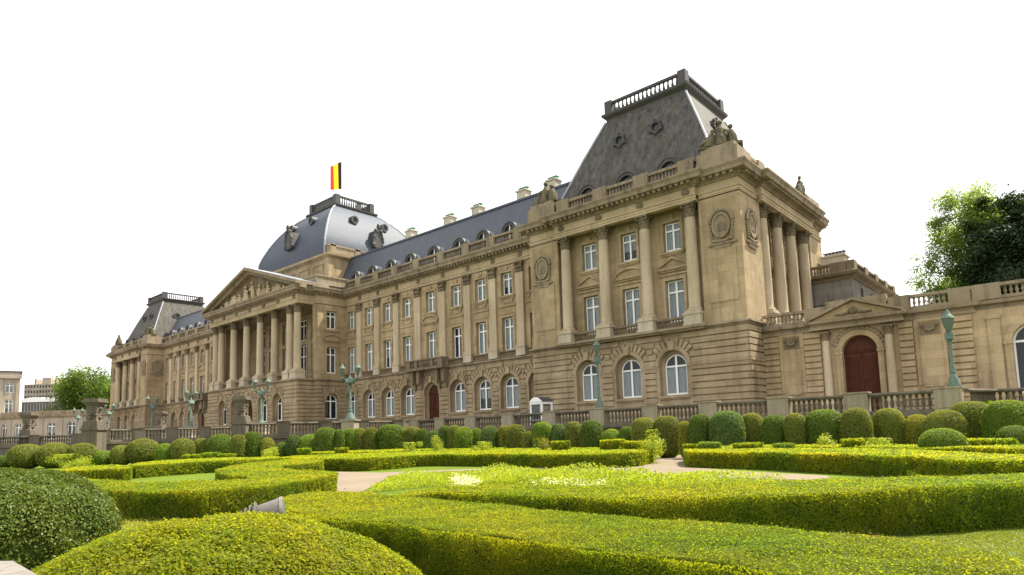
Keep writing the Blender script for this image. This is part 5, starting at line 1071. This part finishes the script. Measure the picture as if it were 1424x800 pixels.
# --- stone parapet corner at the bottom left
c1 = at_z(18, 780, .92); c2 = at_z(56, 802, .92); c0_ = at_z(-60, 781, .92)
b = MB(); n_ = Vector((c2-c1)[:2]); m_ = Vector((c0_-c1)[:2]); q = [Vector(c1[:2]), Vector(c1[:2])+n_*4, Vector(c1[:2])+n_*4+m_*2.5, Vector(c1[:2])+m_*2.5]
b.add([(v.x, v.y, .92) for v in q]+[(v.x, v.y, .80) for v in q], [(0, 1, 2, 3), (4, 7, 6, 5)]+[(i, i+4, (i+1) % 4+4, (i+1) % 4) for i in range(4)]); kb = thing('stone_parapet', (c1[0], c1[1], 0), 'grey stone parapet corner at the bottom left edge of the picture', 'parapet')
link('coping', b.mesh('coping', M['slab']), kb); b = MB(); ce = sum(q, Vector((0, 0)))/4; q2 = [ce+(v-ce)*.93 for v in q]
b.add([(v.x, v.y, .799) for v in q2]+[(v.x, v.y, 0) for v in q2], [(0, 1, 2, 3)]+[(i, i+4, (i+1) % 4+4, (i+1) % 4) for i in range(4)]); link('wall', b.mesh('wall', M['slab']), kb)

# --- topiary row below the balustrade: (centre px, top px, width px, kind, shape)
TOP = [(4, 634, 22, 'topi', 'b'), (37, 618, 40, 'topio', 'b'), (76, 616, 40, 'topio', 'b'), (115, 616.5, 36, 'topio', 'b'), (143, 627, 24, 'topil', 'b'), (169, 619.5, 25, 'topio', 'b'), (199, 610.5, 40, 'topio', 'b'), (230, 617, 25, 'topil', 'b'), (255, 610, 31, 'topio', 'b'), (280, 610, 23, 'topio', 'b'),
       (307, 603.5, 35, 'topi', 'b'), (332, 605, 20, 'topio', 't'), (351, 601, 27, 'topi', 't'), (372, 609, 19, 'yellow', 'b'), (392, 615.6, 18, 'topi', 'b'), (409, 605, 21, 'topib', 'b'), (432, 604.5, 33, 'topil', 'd'), (453, 595, 29, 'topi', 't'), (471, 597.7, 16, 'topi', 't'), (486, 596.5, 19, 'topil', 't'),
       (499, 596, 22, 'topio', 't'), (516, 595, 19, 'topio', 't'), (543.5, 591, 36, 'topi', 't'), (573, 594, 26, 'topio', 't'), (587, 597, 16, 'topi', 't'), (601.5, 599, 19, 'topib', 'b'), (619, 592.7, 18, 'topi', 't'), (631.6, 592, 19, 'topio', 't'), (645, 594, 28, 'topil', 'b'), (662, 596, 20, 'topil', 'b'), (681.5, 592.5, 25, 'topib', 'b'), (701, 592.7, 17, 'yellow', 't'),
       (717, 591, 25, 'topio', 't'), (735, 600, 15, 'topio', 'b'), (754, 587.5, 28, 'topil', 't'), (775.8, 590, 21, 'topib', 't'), (797.6, 587, 23, 'topio', 't'), (822, 585, 30, 'topi', 't'), (850, 597, 27, 'topil', 'b'), (871, 594, 19, 'topi', 't'), (895, 581.5, 33, 'topio', 't'), (926, 579, 35, 'topio', 't'), (952, 586.6, 19, 'yellow', 't'),
       (973.5, 577, 31, 'topi', 't'), (1009.6, 572, 44, 'topib', 't'), (1045, 575, 31, 'topio', 'e'), (1075.5, 577.6, 32, 'topi', 't'), (1105, 575.5, 31, 'topio', 'e'), (1145, 570, 49, 'topi', 't'), (1189.5, 567.7, 40, 'topio', 'e'), (1234.5, 568.6, 40, 'topio', 'e'), (1275, 577, 38, 'yellow', 'b'), (1313, 570.6, 52, 'topio', 'd'), (1348, 559, 52, 'topio', 't'), (1364, 556.5, 40, 'topil', 't'), (1398, 557, 54, 'topil', 't'), (1308, 596, 52, 'topil', 'd'), (1409, 592, 44, 'topi', 'd')]
KN = {'topi': 'dark green', 'topio': 'olive green', 'topil': 'bright green', 'topib': 'blue green', 'yellow': 'golden green'}
SN = {'b': 'ball', 't': 'tall rounded bush', 'd': 'wide dome', 'e': 'egg shaped bush'}
ordn = ['first', 'second', 'third', 'fourth', 'fifth', 'sixth', 'seventh', 'eighth', 'ninth', 'tenth', 'eleventh', 'twelfth', 'thirteenth', 'fourteenth', 'fifteenth', 'sixteenth', 'seventeenth', 'eighteenth', 'nineteenth', 'twentieth']
landmarks = [(60, 'before the far left wall'), (160, 'below the tall stone urn'), (300, 'below the left curved wall'), (420, 'below the nearer urn'), (520, 'below the twin lantern lamp'), (660, 'below the wooden palace door'), (790, 'below the sentry box'), (880, 'below the near pavilion lamp'), (990, 'below the near pavilion windows'), (1130, 'below the pavilion corner'), (1260, 'below the gallery door'), (1430, 'below the right hand lamp')]
cnt = {}
def land(u): return next(l for x, l in landmarks if u <= x)
for i, (u, vt, wpx, k, shp) in enumerate(TOP):
    if u in (1308, 1409): d = 24.5
    elif u == 1364: d = 37
    else:
        d = depth((at_y(u, vt, -20.6 if u > 800 else -20.0))); d = min(d, 57.)
        d += random.uniform(-.8, .8)
    p = at_d(u, vt, d); h = p[2]; a = wpx*d/FOC/2*1.07
    ex = {'b': 2.2, 't': 2.9, 'd': 2.3, 'e': 2.7}[shp]; tp = {'b': 0, 't': .03, 'd': -.06, 'e': .22}[shp]
    me = topiary_mesh('topiary', a, a*random.uniform(.92, 1.05), h, ex, d, k, 1.6, tp, i)
    key = (k, shp, land(u)); cnt[key] = cnt.get(key, 0)+1; nth = cnt[key]
    tot = sum(1 for q in TOP if (q[3], q[4], land(q[0])) == key)
    lab = f'clipped {KN[k]} {SN[shp]} {land(u)}'
    if u == 1308: lab = 'bright low dome clipped in front of the topiary row at right'
    elif u == 1409: lab = 'dark low dome at the right edge in front of the row'
    elif u == 1364: lab = 'bright clipped bush half hidden behind the others near the right lamp'
    elif tot > 1: lab += f', {ordn[nth-1]} such from the left'
    o = link('topiary', me, None, (p[0], p[1], 0), random.uniform(0, 6)); tag(o, lab, 'topiary', 'clipped topiary below the balustrade')
# --- little clipped blocks between hedges and topiary
BL = [(267, 632.5, 22), (294, 630, 20), (316, 631.7, 20), (423, 624, 17), (475, 623, 16), (779.6, 614, 24), (852, 612, 32), (884, 614, 30), (962, 618.6, 22), (987, 615.5, 26), (1040, 617, 36), (1090, 617, 24), (1186, 610.5, 26), (1370, 611, 68)]
bn = ['farthest left', 'second from the left', 'third from the left', 'before the bright wide dome', 'below the twin lantern lamp', 'below the near pavilion, left of the lamp', 'under the bright round bush', 'just right of the bright round bush', 'beside the gravel gap', 'with a yellow corner, right of the gravel gap', 'long and thin below the egg shaped bushes', 'thin and sunlit on top, below the pavilion corner', 'below the gallery door', 'wide and curved at far right']
for (u, vt, wpx), nm in zip(BL, bn):
    d = depth(at_y(u, vt, -25.5)) if u > 700 else 47.; p = at_d(u, vt, d); a = wpx*d/FOC/2; c = np.array(p[:2]); rt = RT[:2]/np.linalg.norm(RT[:2]); fw = FW[:2]/np.linalg.norm(FW[:2])
    w2 = min(a, 1.0)*.8; poly = [c-rt*a-fw*w2, c+rt*a-fw*w2, c+rt*a+fw*w2, c-rt*a+fw*w2]
    hedge('clipped_block', poly, float(p[2]), f'small square clipped hedge block, {nm}', 'topil' if u in (294, 987, 1090) else 'box', 1.5, 1, 'small clipped blocks before the topiary')
# --- loose leafy shrubs
def shrub(u, vt, wpx, d, mat, label, vb=None, n=2600, size=.085):
    p = at_d(u, vt, d); h = float(p[2]); a = wpx*d/FOC/2; c = rng.normal(0, 1, (n, 3)); c /= np.linalg.norm(c, axis=1, keepdims=True); r = rng.random(n)**.35
    cl = rng.integers(0, 14, n); cc = rng.normal(0, .45, (14, 3)); P = c*r[:, None]*.55+cc[cl]; P = np.clip(P, -1.1, 1.1)
    P = np.stack([p[0]+P[:, 0]*a, p[1]+P[:, 1]*a, np.maximum(.03, h*(.52+P[:, 2]*.5))], 1); V = leaves(P, c+[0, 0, .5], np.full(n, size), .6)
    st = MB()
    for j in range(6): st.tube([(p[0], p[1], 0), (p[0]+cc[j][0]*a*.6, p[1]+cc[j][1]*a*.6, h*.6)], [.03, .012], 5)
    o = link('shrub', leaf_mesh('shrub', V, [M[mat], M['bark']], st)); tag(o, label, 'shrub')
shrub(100, 633, 46, 50, 'soft', 'loose fresh green shrub among the clipped balls at far left')
shrub(605, 608, 21, 47, 'soft', 'small pale leafy shrub before the topiary below the palace door')
shrub(755, 608, 18, 40, 'yellow', 'small yellowish variegated shrub before the topiary below the sentry box', n=900)
shrub(905, 601, 40, 33, 'soft', 'loose pale leaved shrub at the right end of the middle hedge')
shrub(1150, 604, 28, 30, 'soft', 'loose light shrub before the wide dark bush left of gallery door')
shrub(1220, 611, 34, 30, 'soft', 'low spreading fresh shrub below the egg shaped bushes')
shrub(1330, 592, 40, 29, 'yellow', 'yellowish flowering shrub behind the bright low dome')
shrub(376, 624, 22, 47, 'soft', 'small yellow green loose plant at the end of the left hedges')
shrub(573, 617, 20, 46, 'soft', 'low pale plants before the big dark bush in the middle')
shrub(672, 616, 22, 43, 'soft', 'low pale plants below the bluish clipped ball')

# ---------------------------------------------------------------- trees
def tree(name, base, H, blobs, mat, size, n, label, trunk=.35, jit=.9, gap=.5, flat=1., group=None):
    """trunk and limbs reach out to clumps of leaves; blobs = (offset, radius)"""
    t = thing(name, base, label, 'tree', group); b = MB(); bx = Vector(base); top = bx+Vector((0, 0, H*.62))
    b.tube([bx, bx+Vector((.1, 0, H*.3)), top], [trunk, trunk*.75, trunk*.4], 9); Vs = []; tot = sum(r**2 for _, r in blobs)
    for o_, r in blobs:
        c = bx+Vector(o_); mid = bx+Vector((o_[0]*.35, o_[1]*.35, H*.38+o_[2]*.18)); b.tube([bx+Vector((0, 0, H*.3)), mid, c], [trunk*.4, trunk*.25, trunk*.08], 6)
        k = int(n*r*r/tot); m = max(6, int(r*7)); cen = rng.normal(0, 1, (m, 3)); cen /= np.linalg.norm(cen, axis=1, keepdims=True); cen *= (r*rng.random(m)**.4)[:, None]; cen[:, 2] *= flat
        q = rng.integers(0, m, k); P = np.array(c)+cen[q]+rng.normal(0, 1, (k, 3))*[r*.27, r*.27, r*.22]*np.array([1, 1, flat])
        for j in range(0, m, 2): b.tube([c, c+Vector(cen[j])], [trunk*.08, .015], 4)
        Nn = cen[q]/(np.linalg.norm(cen[q], axis=1, keepdims=True)+1e-6)+[0, 0, .6]; Vs.append(leaves(P, Nn, np.full(k, size), jit))
    link('trunk', b.mesh('trunk', M['bark'], True), t); link('crown', leaf_mesh('crown', np.concatenate(Vs), [M[mat]]), t); return t
bz = (56.5, 15, TZ); rr = random.Random(5)
def blobset(seed, n, R0, zc, zr, r0, r1):
    q = random.Random(seed); out = []
    for i in range(n):
        a = q.uniform(0, 6.28); rad = R0*math.sqrt(q.random()); z = q.uniform(-1, 1); out.append(((rad*math.cos(a)*math.sqrt(max(.1, 1-z*z*.8)), rad*math.sin(a)*.7, zc+z*zr), q.uniform(r0, r1)))
    return out
tree('broadleaf_tree', (56.2, 15, TZ), 16, blobset(4, 20, 3.2, 14.0, 5.8, 1.3, 2.0)+[((-3.3, 0, 14.4), 1.1), ((-2.6, 0, 10.8), 1.4), ((-2.4, 0, 17.6), 1.2), ((-2.5, -.5, 8.9), 1.3), ((.6, 0, 19.6), 1.0), ((-1.0, 0, 18.9), 1.1), ((-.5, 0, 12.5), 1.8), ((-1.5, 0, 10), 1.6), ((.6, 0, 9), 1.6), ((2.4, 0, 10), 1.8), ((-3.8, 0, 12.6), 1.2), ((-3.4, 0, 9.6), 1.0)], 'treel', .2, 52000, 'airy light green broadleaf tree rising behind the gallery balustrade', .19)
tree('pine_tree', (59.3, 12.5, TZ), 16, blobset(9, 19, 2.5, 13.4, 3.9, 1.3, 1.9)+[((-2.2, 0, 15.8), 1.3), ((-.9, 0, 18.0), .9), ((1.2, 0, 17.8), 1.1), ((2.4, 0, 17.2), 1.1), ((3.0, 0, 15), 1.6), ((-2.0, 0, 12.4), 1.4), ((.2, 0, 17.4), .8)], 'pine', .26, 48000, 'dark needled pine with bare leaning trunk behind the gallery at right', .24)
tree('broadleaf_tree', (66, 22, TZ), 15, blobset(21, 16, 5.5, 12, 6, 2, 3), 'tree', .3, 14000, 'deep green tree behind the pine at the right edge', .35)
tree('broadleaf_tree', (57.4, 22, TZ), 12, blobset(23, 16, 3.0, 11.5, 3.0, 1.5, 2.2), 'tree', .26, 20000, 'low dark green tree under the airy one behind the gallery', .32)
for (x, y, s, sc, lab) in ((-163, 8, 31, .92, 'wide round green tree left of the other two beyond the arcade'), (-146, 2, 32, 1.0, 'tallest round green tree in the clump beyond the arcade'), (-127, 6, 33, .74, 'lower green tree touching the edge of the far pavilion')):
    tree('broadleaf_tree', (x, y, TZ), 20*sc, [((o_[0]*sc, o_[1]*sc, o_[2]*sc), r*sc) for o_, r in blobset(s, 26, 10, 12.5, 7, 2.6, 4.2)], 'tree', .62, 26000, lab, .5, group='green trees beyond the arcade')
